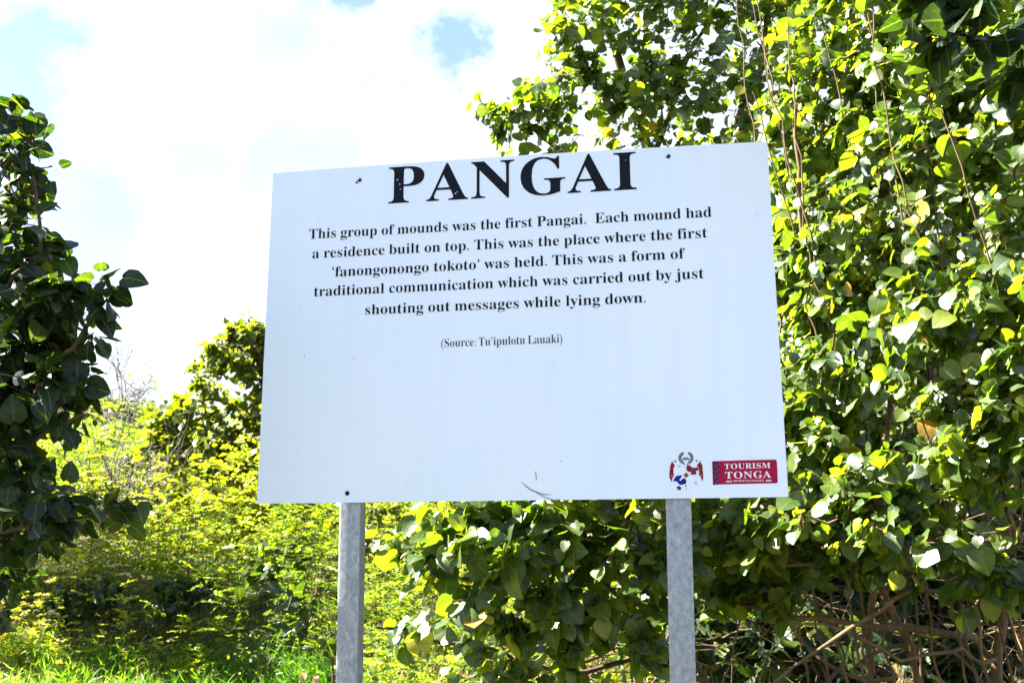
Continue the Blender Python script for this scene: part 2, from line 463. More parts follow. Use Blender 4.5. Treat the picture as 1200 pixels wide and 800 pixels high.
    'h': (567, '27 0,27 24,52 28,67 38,75 56,78 83,78 594,76 621,68 639,53 650,28 655,28 678,220 678,220 397,261 440,308 465,362 474,434 456,478 403,492 315,492 83,494 56,502 38,517 28,541 24,541 0,301 0,301 24,308 24,331 31,345 50,350 83,350 323,341 384,327 399,302 404,272 398,245 380,220 350,220 83,222 56,230 38,244 28,268 24,268 0'),
    'i': (295, '150 539,121 544,96 560,80 585,75 614,80 643,96 668,121 685,150 690,179 685,204 668,220 643,225 614,220 585,203 560,179 544|27 0,27 24,52 28,68 38,75 55,78 83,78 375,76 406,70 424,55 433,30 437,31 462,221 462,221 83,223 56,230 39,244 29,268 24,268 0'),
    'j': (312, '158 541,129 546,104 562,88 587,83 616,88 645,105 670,129 687,158 692,187 687,212 670,229 645,234 616,229 587,212 563,187 546|53 -209,17 -205,-16 -195,-44 -179,-65 -157,-78 -132,-83 -104,-79 -79,-66 -60,-47 -47,-22 -43,3 -47,22 -58,35 -75,39 -98,28 -130,16 -153,24 -169,46 -174,73 -168,87 -148,95 -80,95 372,92 404,83 424,64 434,33 438,33 462,237 462,237 -32,232 -86,215 -130,188 -164,152 -189,107 -204'),
    'k': (534, '26 0,26 24,52 29,68 38,75 56,78 83,78 592,70 640,56 649,30 654,31 678,220 678,220 251,338 369,357 393,363 414,357 427,340 434,311 437,306 437,306 462,514 462,514 437,477 430,442 413,409 387,331 311,515 51,536 31,560 24,560 0,314 0,314 24,323 24,341 27,352 34,356 47,345 73,242 219,220 200,220 83,222 56,230 39,244 29,268 24,268 0'),
    'l': (297, '27 0,27 24,52 28,68 38,75 55,78 83,78 592,70 639,56 650,30 654,30 678,221 678,221 83,223 56,230 39,244 29,268 24,268 0'),
    'm': (825, '27 0,27 24,52 28,67 38,75 56,78 83,78 377,76 404,68 422,53 434,28 438,28 462,218 462,218 394,258 438,303 465,353 474,412 465,453 436,477 389,519 436,567 465,622 474,693 456,736 403,750 315,750 83,752 56,760 38,774 28,798 24,798 0,562 0,562 24,585 28,600 39,608 57,610 83,610 323,601 384,587 399,562 404,534 398,507 381,483 353,483 83,485 57,492 39,507 28,530 24,530 0,297 0,297 24,320 28,335 39,343 57,345 83,345 323,336 384,322 399,297 404,267 398,241 380,218 350,218 83,220 57,227 40,241 29,264 24,264 0'),
    'n': (567, '27 0,27 24,52 28,67 38,75 56,78 83,78 377,76 404,68 422,53 434,28 438,28 462,220 462,220 398,260 440,308 466,362 474,434 456,478 403,492 315,492 83,494 56,502 38,517 28,541 24,541 0,301 0,301 24,308 24,331 31,345 50,350 83,350 323,341 384,327 399,302 404,272 398,245 380,220 350,220 83,222 56,230 38,244 28,268 24,268 0'),
    'o': (501, '251 -15,189 -7,134 17,90 55,56 104,35 163,28 229,35 296,56 356,90 405,134 442,189 466,250 474,311 466,365 443,410 406,444 357,465 298,472 229,465 161,444 102,410 53,366 16,312 -7|251 17,276 22,296 35,311 58,324 121,327 229,322 338,309 403,295 426,275 440,251 445,225 440,205 426,191 403,178 338,174 230,178 122,191 58,206 35,226 22'),
    'p': (553, '26 -207,26 -184,60 -174,75 -150,78 -95,78 362,76 400,69 422,55 433,29 439,29 462,213 462,213 391,247 438,291 466,343 475,393 467,436 444,472 407,498 360,515 302,521 238,515 169,498 108,470 56,434 18,389 -7,338 -15,292 -8,253 13,220 48,220 -86,226 -147,235 -164,248 -175,294 -183,294 -207|291 42,319 47,340 62,356 88,371 147,376 230,372 310,359 369,345 394,324 409,296 414,267 407,242 386,220 350,220 102,238 69,262 49'),
    'r': (428, '27 0,27 24,52 28,68 38,75 55,78 83,78 375,76 406,69 424,55 433,30 437,31 462,217 462,217 375,245 417,278 448,313 468,347 474,384 469,410 452,426 428,431 396,427 370,414 349,394 336,369 331,346 334,330 344,308 372,296 383,281 387,261 380,241 360,227 327,222 286,222 83,226 55,236 38,258 28,294 24,294 0'),
    's': (429, '225 -15,181 -9,129 9,109 13,89 6,76 -13,53 -13,53 157,79 157,98 101,129 58,154 38,181 26,209 22,242 26,266 40,281 60,286 87,280 113,262 136,232 156,159 193,113 221,81 252,62 287,55 328,60 368,73 403,96 433,128 456,165 470,210 475,247 470,296 458,307 456,317 454,332 459,343 475,363 475,363 330,340 330,320 378,292 412,259 434,222 441,194 437,173 426,160 408,156 386,160 364,172 346,218 315,285 282,329 255,360 226,377 189,383 141,378 96,364 58,340 27,307 4,269 -10'),
    't': (340, '184 -14,148 -11,119 -1,98 16,79 53,72 106,72 415,30 415,30 446,131 550,192 631,215 631,215 462,309 462,309 415,215 415,215 122,222 76,233 64,250 60,272 66,291 83,307 111,331 98,294 36,245 -2'),
    'u': (558, '195 -15,153 -11,121 3,97 26,81 57,71 96,68 144,68 369,66 399,58 420,43 433,17 438,17 462,211 462,211 110,214 87,224 68,241 57,263 53,292 58,318 73,340 98,340 369,337 401,329 422,312 433,282 438,282 462,482 462,482 104,485 75,493 58,509 48,536 44,536 19,446 11,340 -15,340 60,312 29,277 5,238 -10'),
    'w': (647, '182 -15,25 394,9 424,-16 437,-16 462,206 462,206 437,178 430,170 411,172 396,178 376,248 189,314 350,299 396,282 430,250 439,250 462,481 462,481 437,458 433,445 425,440 411,441 400,443 390,500 210,569 381,576 410,573 422,566 430,530 439,530 462,663 462,663 439,645 435,632 424,613 384,453 -15,430 -15,332 293,208 -15'),
    'y': (447, '78 -209,43 -203,15 -186,-4 -159,-10 -125,-6 -100,7 -79,27 -64,53 -59,76 -63,95 -74,107 -91,111 -113,110 -121,110 -130,114 -143,128 -147,147 -138,170 -110,192 -66,209 -7,54 373,36 410,23 428,-5 437,-7 437,-7 462,241 462,241 437,202 431,194 423,191 409,193 397,198 382,276 177,343 359,352 387,354 408,351 422,342 431,302 437,302 462,446 462,446 437,427 432,412 418,386 361,241 -36,192 -142,168 -174,142 -194,113 -205'),
}

# ------------------------------------------------------------------ the information sign
S_R = np.array([0.98790, -0.15504, 0.00325])     # along the panel, to the right
S_U = np.array([-0.003305, -0.000088, 0.999994])  # up the panel
S_N = -np.cross(S_U, S_R) * -1.0                  # towards the viewer
S_N = np.cross(S_R, S_U)
if S_N[1] > 0:
    S_N = -S_N
S_O = np.array([-0.9380, 3.8022, 1.8163])         # lower left corner of the panel's face
S_W, S_H = 1.9, 1.2884


def P3(u, v, n=0.0):
    return S_O + u * S_R + v * S_U + n * S_N


def puv(px, py):
    d = ray(px, py)
    t = (S_N @ (S_O - EYE)) / (S_N @ d)
    q = EYE + d * t - S_O
    return q @ S_R, q @ S_U


BOLTS = [(.3540, 1.2385), (1.5401, 1.2561), (.3440, .0340), (1.5350, .0369)]


def dent(u, v):
    """the sheet is drawn in a little round its screws and is never quite flat"""
    d = 0.0016 * np.sin(u * 3.1 + 0.6) * np.sin(v * 2.3 + .4)
    for k, (bu, bv) in enumerate(BOLTS):
        d = d - (.0032 if k < 2 else .0015) * np.exp(-((u - bu) ** 2 + (v - bv) ** 2) / (.055 ** 2))
    return d


def top_bow(u):
    return .0075 * (1 - ((u - S_W / 2) / (S_W / 2)) ** 2)


SIGN_BASE = P3(.95, 0, -.05)
sign = tag(empty('information_sign', (SIGN_BASE[0], SIGN_BASE[1], 0)),
           'large white information panel with black lettering on two galvanised steel posts', 'sign')

m, t = new_mat('white sign face')
L = t.links.new
out = node(t, 'ShaderNodeOutputMaterial')
pb = node(t, 'ShaderNodeBsdfPrincipled')
tc = node(t, 'ShaderNodeTexCoord')
nz = node(t, 'ShaderNodeTexNoise')
nz.inputs['Scale'].default_value = 2.2
nz.inputs['Detail'].default_value = 8
L(tc.outputs['Object'], nz.inputs['Vector'])
rp = ramp_node(t, [(.25, (.71, .815, .865)), (.75, (.765, .85, .885))])
L(nz.outputs[0], rp.inputs[0])
nz3 = node(t, 'ShaderNodeTexNoise')
nz3.inputs['Scale'].default_value = 160
nz3.inputs['Detail'].default_value = 2
L(tc.outputs['Object'], nz3.inputs['Vector'])
r3 = ramp_node(t, [(.20, (.55, .55, .52)), (.27, (1, 1, 1))])
L(nz3.outputs[0], r3.inputs[0])
mu = node(t, 'ShaderNodeMix', data_type='RGBA', blend_type='MULTIPLY')
mu.inputs['Factor'].default_value = 1
L(rp.outputs[0], mu.inputs['A'])
L(r3.outputs[0], mu.inputs['B'])
smp = node(t, 'ShaderNodeMapping')
smp.inputs['Scale'].default_value = (9, 9, .55)
L(tc.outputs['Object'], smp.inputs[0])
nzs = node(t, 'ShaderNodeTexNoise')
nzs.inputs['Scale'].default_value = 2.0
nzs.inputs['Detail'].default_value = 6
L(smp.outputs[0], nzs.inputs['Vector'])
rs_ = ramp_node(t, [(.34, (.90, .905, .91)), (.56, (1, 1, 1))])
L(nzs.outputs[0], rs_.inputs[0])
mu2 = node(t, 'ShaderNodeMix', data_type='RGBA', blend_type='MULTIPLY')
mu2.inputs['Factor'].default_value = .22
L(mu.outputs['Result'], mu2.inputs['A'])
L(rs_.outputs[0], mu2.inputs['B'])
L(mu2.outputs['Result'], pb.inputs['Base Color'])
pb.inputs['Roughness'].default_value = .33
L(pb.outputs[0], out.inputs[0])
M['panel'] = m
M['ink'] = flat('black vinyl lettering', (.006, .008, .012), .6)
M['grey_ink'] = flat('grey thin lettering', (.035, .040, .050), .45)
M['steel'] = noise_material('galvanised steel', [(.27, (.19, .215, .235)), (.46, (.28, .31, .33)), (.56, (.33, .36, .38)), (.74, (.46, .485, .50))], 70, .5, (1, 1, .6), .2, metallic=.6, detail=9)
M['rust'] = flat('dark screw head', (.03, .025, .028), .55, .5)
M['edge'] = flat('panel edge', (.62, .64, .66), .4)


def build_panel():
    nu, nv = 77, 53
    us = np.linspace(0, 1, nu)
    vs = np.linspace(0, 1, nv)
    U, Vv = np.meshgrid(us, vs)
    u = U * S_W
    v = Vv * (S_H + top_bow(u))
    d = dent(u, v)
    front = S_O + u[..., None] * S_R + v[..., None] * S_U + d[..., None] * S_N
    back = front - .005 * S_N
    V = np.concatenate([front.reshape(-1, 3), back.reshape(-1, 3), front.reshape(-1, 3), back.reshape(-1, 3)])
    i = np.arange(nu * nv).reshape(nv, nu)
    fq = np.stack([i[:-1, :-1], i[:-1, 1:], i[1:, 1:], i[1:, :-1]], -1).reshape(-1, 4)
    bq = fq[:, ::-1] + nu * nv
    ring = np.concatenate([i[0, :], i[1:, -1], i[-1, -2::-1], i[-2:0:-1, 0]])
    nx = np.roll(ring, -1)
    eq = np.stack([ring, ring + nu * nv, nx + nu * nv, nx], -1) + 2 * nu * nv
    used = np.unique(np.concatenate([fq.ravel(), bq.ravel(), eq.ravel()]))
    remap = np.zeros(len(V), int)
    remap[used] = np.arange(len(used))
    V, fq, bq, eq = V[used], remap[fq], remap[bq], remap[eq]
    o = mesh_np('panel', V, [fq, bq, eq], [M['panel'], M['edge']], sign)
    mi = np.zeros(len(o.data.polygons), np.int32)
    mi[len(fq):] = 1
    o.data.polygons.foreach_set('material_index', mi)
    sm = np.zeros(len(mi), bool)
    sm[:len(fq)] = True
    o.data.polygons.foreach_set('use_smooth', sm)
    return o


panel = build_panel()


def sheet(name, contours, mat, lift, parent, thin=0.0):
    """a flat mark printed on the panel: contours in panel metres (holes by even-odd fill), laid just proud of the sheet"""
    cu = bpy.data.curves.new('fill', 'CURVE')
    cu.dimensions = '2D'
    cu.fill_mode = 'BOTH'
    cu.offset = thin
    for c in contours:
        s = cu.splines.new('POLY')
        s.points.add(len(c) - 1)
        for q, (x, y) in zip(s.points, c):
            q.co = (x, y, 0, 1)
        s.use_cyclic_u = True
    tmp = bpy.data.objects.new('fill', cu)
    COL.objects.link(tmp)
    dg = bpy.context.evaluated_depsgraph_get()
    me = bpy.data.meshes.new_from_object(tmp.evaluated_get(dg))
    bpy.data.objects.remove(tmp)
    bpy.data.curves.remove(cu)
    n = len(me.vertices)
    co = np.empty(n * 3)
    me.vertices.foreach_get('co', co)
    co = co.reshape(-1, 3)
    u, v = co[:, 0], co[:, 1]
    W = S_O + u[:, None] * S_R + v[:, None] * S_U + (dent(u, v) + lift)[:, None] * S_N
    off = np.zeros(3)
    q = parent
    while q is not None:
        off += np.array(q.location)
        q = q.parent
    me.vertices.foreach_set('co', (W - off).astype(np.float32).ravel())
    me.materials.clear()
    me.materials.append(mat)
    me.update()
    me.name = name
    o = bpy.data.objects.new(name, me)
    COL.objects.link(o)
    o.parent = parent
    return o


def decode(s):
    return [[(int(a) / 1000, int(b) / 1000) for a, b in (p.split() for p in c.split(','))] for c in s.split('|')]


GL = {k: (a / 1000, decode(s)) for k, (a, s) in GLYPHS.items()}
_q = [(.06, .46), (.10, .44), (.15, .47), (.185, .53), (.19, .60), (.165, .665), (.12, .69), (.075, .67), (.055, .62), (.075, .575), (.11, .565), (.115, .53), (.09, .49)]
GL['\u2019'] = (.235, [_q])
GL['\u2018'] = (.235, [[(.245 - x, 1.15 - y) for x, y in _q]])
# the f of the first word of a pair leans on the i (fi drawn joined in the photograph)


def line(s, u0, v0, u1, v1, cap, track=0.0, space=.25, fatten=0.0):
    """one line of type from (u0, v0) to (u1, v1) on its baseline; cap = height of a capital letter"""
    x = 0
    items = []
    lo = hi = None
    for ch in s:
        if ch == ' ':
            x += space
            continue
        a, cs = GL[ch]
        xs = [q[0] for c in cs for q in c]
        if lo is None:
            lo = x + min(xs)
        hi = x + max(xs)
        items.append((x, cs))
        x += a + track
    k = (u1 - u0) / (hi - lo)
    ky = cap / .698
    out_ = []
    for x0, cs in items:
        for c in cs:
            pts = []
            for px, py in c:
                uu = u0 + (x0 + px - lo) * k
                pts.append((uu, v0 + (v1 - v0) * (uu - u0) / (u1 - u0) + py * ky))
            out_.append(pts)
    return out_


def T(lines, name, mat, parent=sign, lift=.0012, thin=0.0):
    cs = []
    for a in lines:
        cs += line(*a[:6], **(a[6] if len(a) > 6 else {}))
    return sheet(name, cs, mat, lift, parent, thin)


T([('PANGAI', .4720, 1.1335, 1.4210, 1.1335, .1515, dict(track=.035))], 'title_lettering', M['ink'])
for ln in [('This group of mounds was the first Pangai.  Each mound had', .1589, 1.0085, 1.6881, 1.0112, .0400),
   ('a residence built on top. This was the place where the first', .1758, .9295, 1.6695, .9335, .0400),
   ('\u2018fanongonongo tokoto\u2019 was held. This was a form of', .2570, .8520, 1.5874, .8590, .0400),
   ('traditional communication which was carried out by just', .1885, .7780, 1.6510, .7815, .0400),
   ('shouting out messages while lying down.', .3928, .6980, 1.4414, .7010, .0400)]:
    T([ln], 'text_line', M['ink'], thin=-.0003)
T([('(Source: Tu\u2019ipulotu Lauaki)', .6867, .5625, 1.1361, .5640, .0325, dict(space=.2))], 'source_lettering', M['grey_ink'], thin=-.00045)


# posts: square steel tube standing behind the panel
def box_tube(u0, u1, du, n0, n1, mat, name):
    """a post from the ground to near the panel's top with rounded corners"""
    r = .009
    prof = []
    for cu_, cn, a0 in ((u1 - r, n0 - r, 0), (u0 + r, n0 - r, 90), (u0 + r, n1 + r, 180), (u1 - r, n1 + r, 270)):
        for k in range(4):
            a = R(a0 + k * 30)
            prof.append((cu_ + r * math.cos(a), cn + r * math.sin(a)))
    prof = np.array(prof)
    ztop, zbot = S_H - .04, -(S_O[2] + .25)
    K = len(prof)
    rows = []
    for v in (ztop, 0.0, zbot):
        sh = du * (v / -.61) if v < 0 else 0
        rows.append(np.array([P3(a + sh, v, b) for a, b in prof]))
    V = np.concatenate(rows)
    fq = []
    for j in range(len(rows) - 1):
        for k in range(K):
            fq.append((j * K + k, (j + 1) * K + k, (j + 1) * K + (k + 1) % K, j * K + (k + 1) % K))
    cap = np.array([list(range(K))])
    return mesh_np(name, V, [np.array(fq), cap], mat, sign)


box_tube(.3100, .3890, .0060, -.0125, -.094, M['steel'], 'post')
box_tube(1.4870, 1.5740, -.0075, -.0125, -.094, M['steel'], 'post')


def disc(u, v, r, k=10, squash=1.0):
    return [(u + r * math.cos(2 * math.pi * j / k), v + squash * r * math.sin(2 * math.pi * j / k)) for j in range(k)]


def bolt(u, v, r=.0085):
    d = float(dent(np.array(u), np.array(v)))
    prof = [(r, d + .0006), (r, d + .003), (r * .55, d + .0052)]
    K = 8
    V = []
    for rr, nn in prof:
        V += [P3(a, b, nn) for a, b in disc(u, v, rr, K)]
    fq = np.array([(j * K + k, j * K + (k + 1) % K, (j + 1) * K + (k + 1) % K, (j + 1) * K + k) for j in range(2) for k in range(K)])
    mesh_np('bolt', np.array(V), [fq, np.array([list(range(2 * K, 3 * K))])], M['rust'], sign)


for u, v in BOLTS[:3]:
    bolt(u, v)
bolt(.3425, 1.2290, .0045)

# wear: scratches near the lower edge, specks of dirt and worn flecks in the title
M['scratch'] = flat('scratch in the paint', (.22, .22, .20), .7)
M['chip'] = flat('worn fleck', (.45, .50, .58), .6)


def stroke(pts, w):
    """a tapering stroke along photo-pixel points, as a contour on the panel"""
    q = np.array([puv(*p) for p in pts])
    d = np.gradient(q, axis=0)
    nrm = np.stack([-d[:, 1], d[:, 0]], 1)
    nrm /= np.linalg.norm(nrm, axis=1, keepdims=True)
    ww = np.array([w * (.25 + .75 * math.sin(math.pi * (i + .4) / (len(q) - .2))) for i in range(len(q))])[:, None]
    return [tuple(x) for x in np.concatenate([q + nrm * ww, (q - nrm * ww)[::-1]])]


sheet('scratch', [stroke([(611, 564.5), (616, 569), (622, 573.3), (629, 576.4), (637, 579), (646, 579.4)], .0022)], M['scratch'], .0012, sign)
sheet('scratch', [stroke([(629, 577.6), (636, 581), (643, 584), (649, 585.6), (657, 585)], .0016)], M['scratch'], .0016, sign)
sheet('scratch', [stroke([(627.6, 552), (628.2, 557), (628.6, 562.5)], .0015)], M['scratch'], .0012, sign)
sp = []
rs = random.Random(5)
for px, py, r in ((357, 418, .0026), (353.5, 430, .0017), (415, 421, .0020), (394, 487, .0016), (657, 540, .0022), (313, 564, .0020), (477, 569, .0015),
                  (414.5, 230, .0018), (650, 424, .0016), (887, 252, .0018), (352, 360, .0018), (595, 324, .0017)):
    sp.append(disc(*puv(px, py), r, 7))
for c in sp:
    sheet('dirt_speck', [c], M['scratch'], .0012, sign)
ch = []
for px, py, r in ((466, 211, .004), (468.5, 216, .0035), (469.5, 222, .003), (534, 227, .004), (536, 225, .003), (590, 212, .0022), (733, 188, .002)):
    ch.append(disc(*puv(px, py), r, 5, .8))
for c in ch:
    sheet('worn_fleck', [c], M['chip'], .0019, sign)

# the faded coat of arms
M['flag_red'] = flat('faded maroon print', (.24, .012, .030), .5)
M['teal'] = flat('teal green print', (.045, .13, .12), .5)
M['navy'] = flat('blue print', (.010, .014, .20), .5)
M['plum'] = flat('dark plum print', (.075, .02, .05), .5)
M['pale'] = flat('bleached grey print', (.55, .60, .60), .5)
M['soot'] = flat('near black print', (.05, .055, .075), .5)


def cz(x, y):
    return puv(780 + x / 14.54, 525 + y / 14.545)


def cpoly(*pts):
    return [cz(*p) for p in pts]


crest = empty('coat_of_arms', tuple(np.array(P3(1.5616, .084, 0)) - np.array(sign.location)))
crest.parent = sign


def crest_part(name, mat, polys, lift=.0012):
    for c in ([polys] if name == 'wreath' else [[x] for x in polys]):
        sheet(name, c, mat, lift, crest)


leafs = []
for side in (-1, 1):
    for k in range(8):
        a = R(95 + k * 21)
        for rad, tw in ((118, .5), (90, -.5)):
            cx, cy = 347 + side * -math.cos(a) * rad, 160 + math.sin(a) * rad * .92 - 0
            cx = 347 + side * abs(math.sin(R(15 + k * 19))) * rad * 1.0
            cy = 165 + math.cos(R(15 + k * 19)) * rad * .88
            dx, dy = side * math.cos(R(15 + k * 19 + tw * 40)), -math.sin(R(15 + k * 19 + tw * 40))
            if k > 0 or rad > 100:
                leafs.append(cpoly((cx - dx * 24, cy - dy * 24), (cx - dy * 13, cy + dx * 13), (cx + dx * 26, cy + dy * 26), (cx + dy * 13, cy - dx * 13)))
# every little leaf apart from its neighbours: alternate sheets so that none overlap in one plane
crest_part('wreath', M['teal'], leafs[0::3], .0010)
crest_part('wreath', M['teal'], leafs[1::3], .0014)
crest_part('wreath', M['teal'], leafs[2::3], .0018)
crest_part('crown', M['plum'], [cpoly((292, 205), (286, 160), (305, 178), (318, 145), (335, 172), (345, 160), (358, 175), (374, 142), (388, 176), (408, 158), (400, 205), (378, 190), (346, 200), (316, 190))])
crest_part('crown_gap', M['pale'], [cpoly((306, 192), (318, 180), (330, 190)), cpoly((364, 190), (376, 178), (388, 190))], .0017)
crest_part('flag', M['flag_red'], [cpoly((113, 215), (128, 255), (160, 292), (135, 335), (132, 400), (140, 460), (118, 500), (104, 560), (95, 575), (88, 540), (64, 490), (66, 400), (76, 330), (88, 270))])
crest_part('flag', M['flag_red'], [cpoly((590, 205), (600, 250), (628, 290), (630, 360), (640, 440), (640, 500), (624, 560), (612, 530), (600, 480), (568, 460), (572, 400), (560, 330), (530, 290), (566, 255))])
crest_part('flag_spot', M['pale'], [disc(*cz(105, 468), .0017, 6), disc(*cz(606, 455), .0017, 6)], .0017)
crest_part('flag_finial', M['plum'], [disc(*cz(165, 222), .0036, 5)])
crest_part('flag_finial', M['plum'], [disc(*cz(525, 212), .0036, 5)])
crest_part('shield_quarter', M['flag_red'], [cpoly((350, 325), (372, 282), (430, 300), (450, 350), (545, 318), (560, 375), (520, 382), (522, 448), (424, 448), (440, 400), (400, 405), (362, 375))])
crest_part('shield_bar', M['soot'], [cpoly((440, 322), (500, 335), (495, 352), (440, 345)), cpoly((395, 392), (455, 368), (490, 372), (430, 398))], .0017)
crest_part('shield_quarter', M['navy'], [cpoly((180, 470), (280, 458), (262, 500), (235, 530), (246, 560), (290, 520), (328, 505), (356, 560), (345, 600), (262, 625), (225, 606), (205, 575), (162, 555), (130, 572), (138, 530), (160, 505))])
crest_part('shield_cross', M['flag_red'], [cpoly((336, 418), (368, 418), (368, 442), (392, 442), (392, 472), (368, 472), (368, 498), (336, 498), (336, 472), (308, 472), (308, 442), (336, 442))])
crest_part('shield_base', M['soot'], [cpoly((190, 650), (232, 640), (268, 668), (262, 705), (230, 712), (198, 695))])
crest_part('shield_base', M['soot'], [cpoly((325, 630), (355, 628), (352, 652), (332, 650)), cpoly((346, 690), (360, 690), (358, 708), (347, 706))])
crest_part('dove', M['pale'], [cpoly((470, 590), (500, 575), (515, 540), (530, 560), (520, 590), (548, 600), (530, 630), (500, 610)), cpoly((150, 712), (170, 705), (166, 722)), cpoly((205, 290), (260, 285), (250, 320), (215, 330))])

# the red tourism plate
M['plate_red'] = flat('crimson print', (.36, .006, .045), .5)
M['plate_band'] = flat('dark maroon band', (.085, .012, .045), .5)
M['tapa'] = flat('rose pattern print', (.30, .07, .14), .5)
M['white_print'] = flat('white print', (.80, .80, .81), .5)


def bz(x, y):
    return puv(830 + x / 12.0, 530 + y / 12.0)


plate_c = P3(1.757, .084, 0)
plate = empty('logo_plate', tuple(np.array(plate_c) - np.array(sign.location)))
plate.parent = sign
sheet('plate_field', [[bz(*p) for p in ((148, 118), (500, 108), (935, 98), (955, 104), (964, 122), (978, 410), (972, 424), (955, 430), (500, 440), (152, 448))]], M['plate_red'], .0010, plate)
sheet('pattern_band', [[bz(*p) for p in ((55, 122), (147, 119), (151, 449), (66, 455))]], M['plate_band'], .0010, plate)
tri = []
for k in range(4):
    y0 = 150 + k * 76
    tri.append([bz(*p) for p in ((72 + k, y0), (100, y0 + 52), (134, y0 - 4), (140, y0 + 6), (104, y0 + 70), (74 + k, y0 + 16))])
for c in tri:
    sheet('pattern_zigzag', [c], M['tapa'], .0016, plate)
a, b = bz(228, 232), bz(876, 216)
T([('TOURISM', a[0], a[1], b[0], b[1], .0185, dict(track=.03))], 'plate_lettering', M['white_print'], plate, .0016)
a, b = bz(240, 366), bz(886, 352)
T([('TONGA', a[0], a[1], b[0], b[1], .0235, dict(track=.03))], 'plate_lettering', M['white_print'], plate, .0016)
a, b = bz(345, 412), bz(785, 404)
T([('THE TRUE SOUTH PACIFIC', a[0], a[1], b[0], b[1], .0062, dict(track=.03))], 'plate_lettering', M['white_print'], plate, .0016)
dash = []
for x0 in (250, 278, 306, 812, 838, 864):
    yy = 408 - (x0 - 250) * .021
    dash.append([bz(*p) for p in ((x0, yy - 11), (x0 + 20, yy - 12), (x0 + 20, yy + 9), (x0, yy + 10))])
for c in dash:
    sheet('plate_dash', [c], M['white_print'], .0016, plate)

# ------------------------------------------------------------------ plants
def leaf_template(hi):
    if hi:
        s = np.array([-1, -.5, 0, .5, 1])
        rows = [(.34, [-.045, -.13, 0.0, -.13, -.045]), (.50, [.10] * 5), (.535, [.30] * 5), (.485, [.54] * 5), (.315, [.77] * 5), (.025, [1.0] * 5)]
    else:
        s = np.array([-1, 0, 1])
        rows = [(.34, [-.07, 0.0, -.07]), (.50, [.24] * 3), (.36, [.60] * 3), (.03, [1.0] * 3)]
    k = len(s)
    X, Y, Uu = [], [], []
    for w, ys in rows:
        for a, y in zip(s, ys):
            X.append(a * w)
            Y.append(y)
            Uu.append((a * w + .5, y))
    i = np.arange(len(X)).reshape(len(rows), k)
    fq = np.stack([i[:-1, :-1], i[:-1, 1:], i[1:, 1:], i[1:, :-1]], -1).reshape(-1, 4)
    return np.array(X), np.array(Y), np.array(Uu), fq


TPL = {True: leaf_template(True), False: leaf_template(False)}


def leaves_mesh(name, P, D, N, S, rnd, mat, parent, rng, hi=True, narrow=1.0):
    X, Y, Uu, fq = TPL[hi]
    n, k = len(P), len(X)
    D = unit(D)
    N = unit(N - (N * D).sum(1, keepdims=True) * D)
    A = np.cross(D, N)
    fold = rng.uniform(-.05, .28, (n, 1))
    droop = rng.uniform(-.10, .60, (n, 1))
    roll = rng.normal(0, .24, (n, 1))
    wid = rng.uniform(.86, 1.12, (n, 1)) * narrow
    ph = rng.uniform(0, 6.28, (n, 1))
    x = X[None] * wid
    z = fold * np.abs(x) - droop * Y[None] ** 2 + roll * x * Y[None] + .035 * np.sin(Y[None] * 9 + ph) * np.abs(X[None]) * 2
    V = P[:, None] + S[:, None, None] * (x[..., None] * A[:, None] + Y[None, :, None] * D[:, None] + z[..., None] * N[:, None])
    Fq = (fq[None] + (np.arange(n) * k)[:, None, None]).reshape(-1, 4)
    return mesh_np(name, V.reshape(-1, 3), Fq, mat, parent, uv=np.tile(Uu, (n, 1)), rnd=np.repeat(rnd, k), smooth=True)


def tubes(name, pos, par, rad, mat, parent, K=6):
    """pos (n,3), par (n) index of the node before (-1 = start), rad (n): one swept surface per chain"""
    pos = np.asarray(pos, float)
    par = np.asarray(par)
    rad = np.asarray(rad, float)
    n = len(pos)
    d = np.zeros((n, 3))
    has = par >= 0
    d[has] = unit(pos[has] - pos[par[has]])
    acc = d.copy()
    np.add.at(acc, par[has], d[has])
    acc = unit(acc + 1e-6)
    ref = np.array([.93, .21, .30])
    a = unit(np.cross(acc, ref))
    b = np.cross(acc, a)
    th = np.arange(K) * 2 * np.pi / K
    V = pos[:, None] + rad[:, None, None] * (np.cos(th)[None, :, None] * a[:, None] + np.sin(th)[None, :, None] * b[:, None])
    idx = np.nonzero(has)[0]
    k0 = np.arange(K)
    k1 = (k0 + 1) % K
    Fq = np.stack([par[idx][:, None] * K + k0, par[idx][:, None] * K + k1, idx[:, None] * K + k1, idx[:, None] * K + k0], -1).reshape(-1, 4)
    return mesh_np(name, V.reshape(-1, 3), Fq, mat, parent, smooth=True)


def smooth_line(pts, step):
    """Catmull-Rom through pts, sampled about every step"""
    p = [np.asarray(q, float) for q in pts]
    p = [2 * p[0] - p[1]] + p + [2 * p[-1] - p[-2]]
    out_ = []
    for i in range(1, len(p) - 2):
        n = max(2, int(np.linalg.norm(p[i + 1] - p[i]) / step))
        for j in range(n):
            t_ = j / n
            a, b, c, d = p[i - 1], p[i], p[i + 1], p[i + 2]
            out_.append(.5 * ((2 * b) + (c - a) * t_ + (2 * a - 5 * b + 4 * c - d) * t_ ** 2 + (3 * b - a - 3 * c + d) * t_ ** 3))
    out_.append(p[-2])
    return np.array(out_)


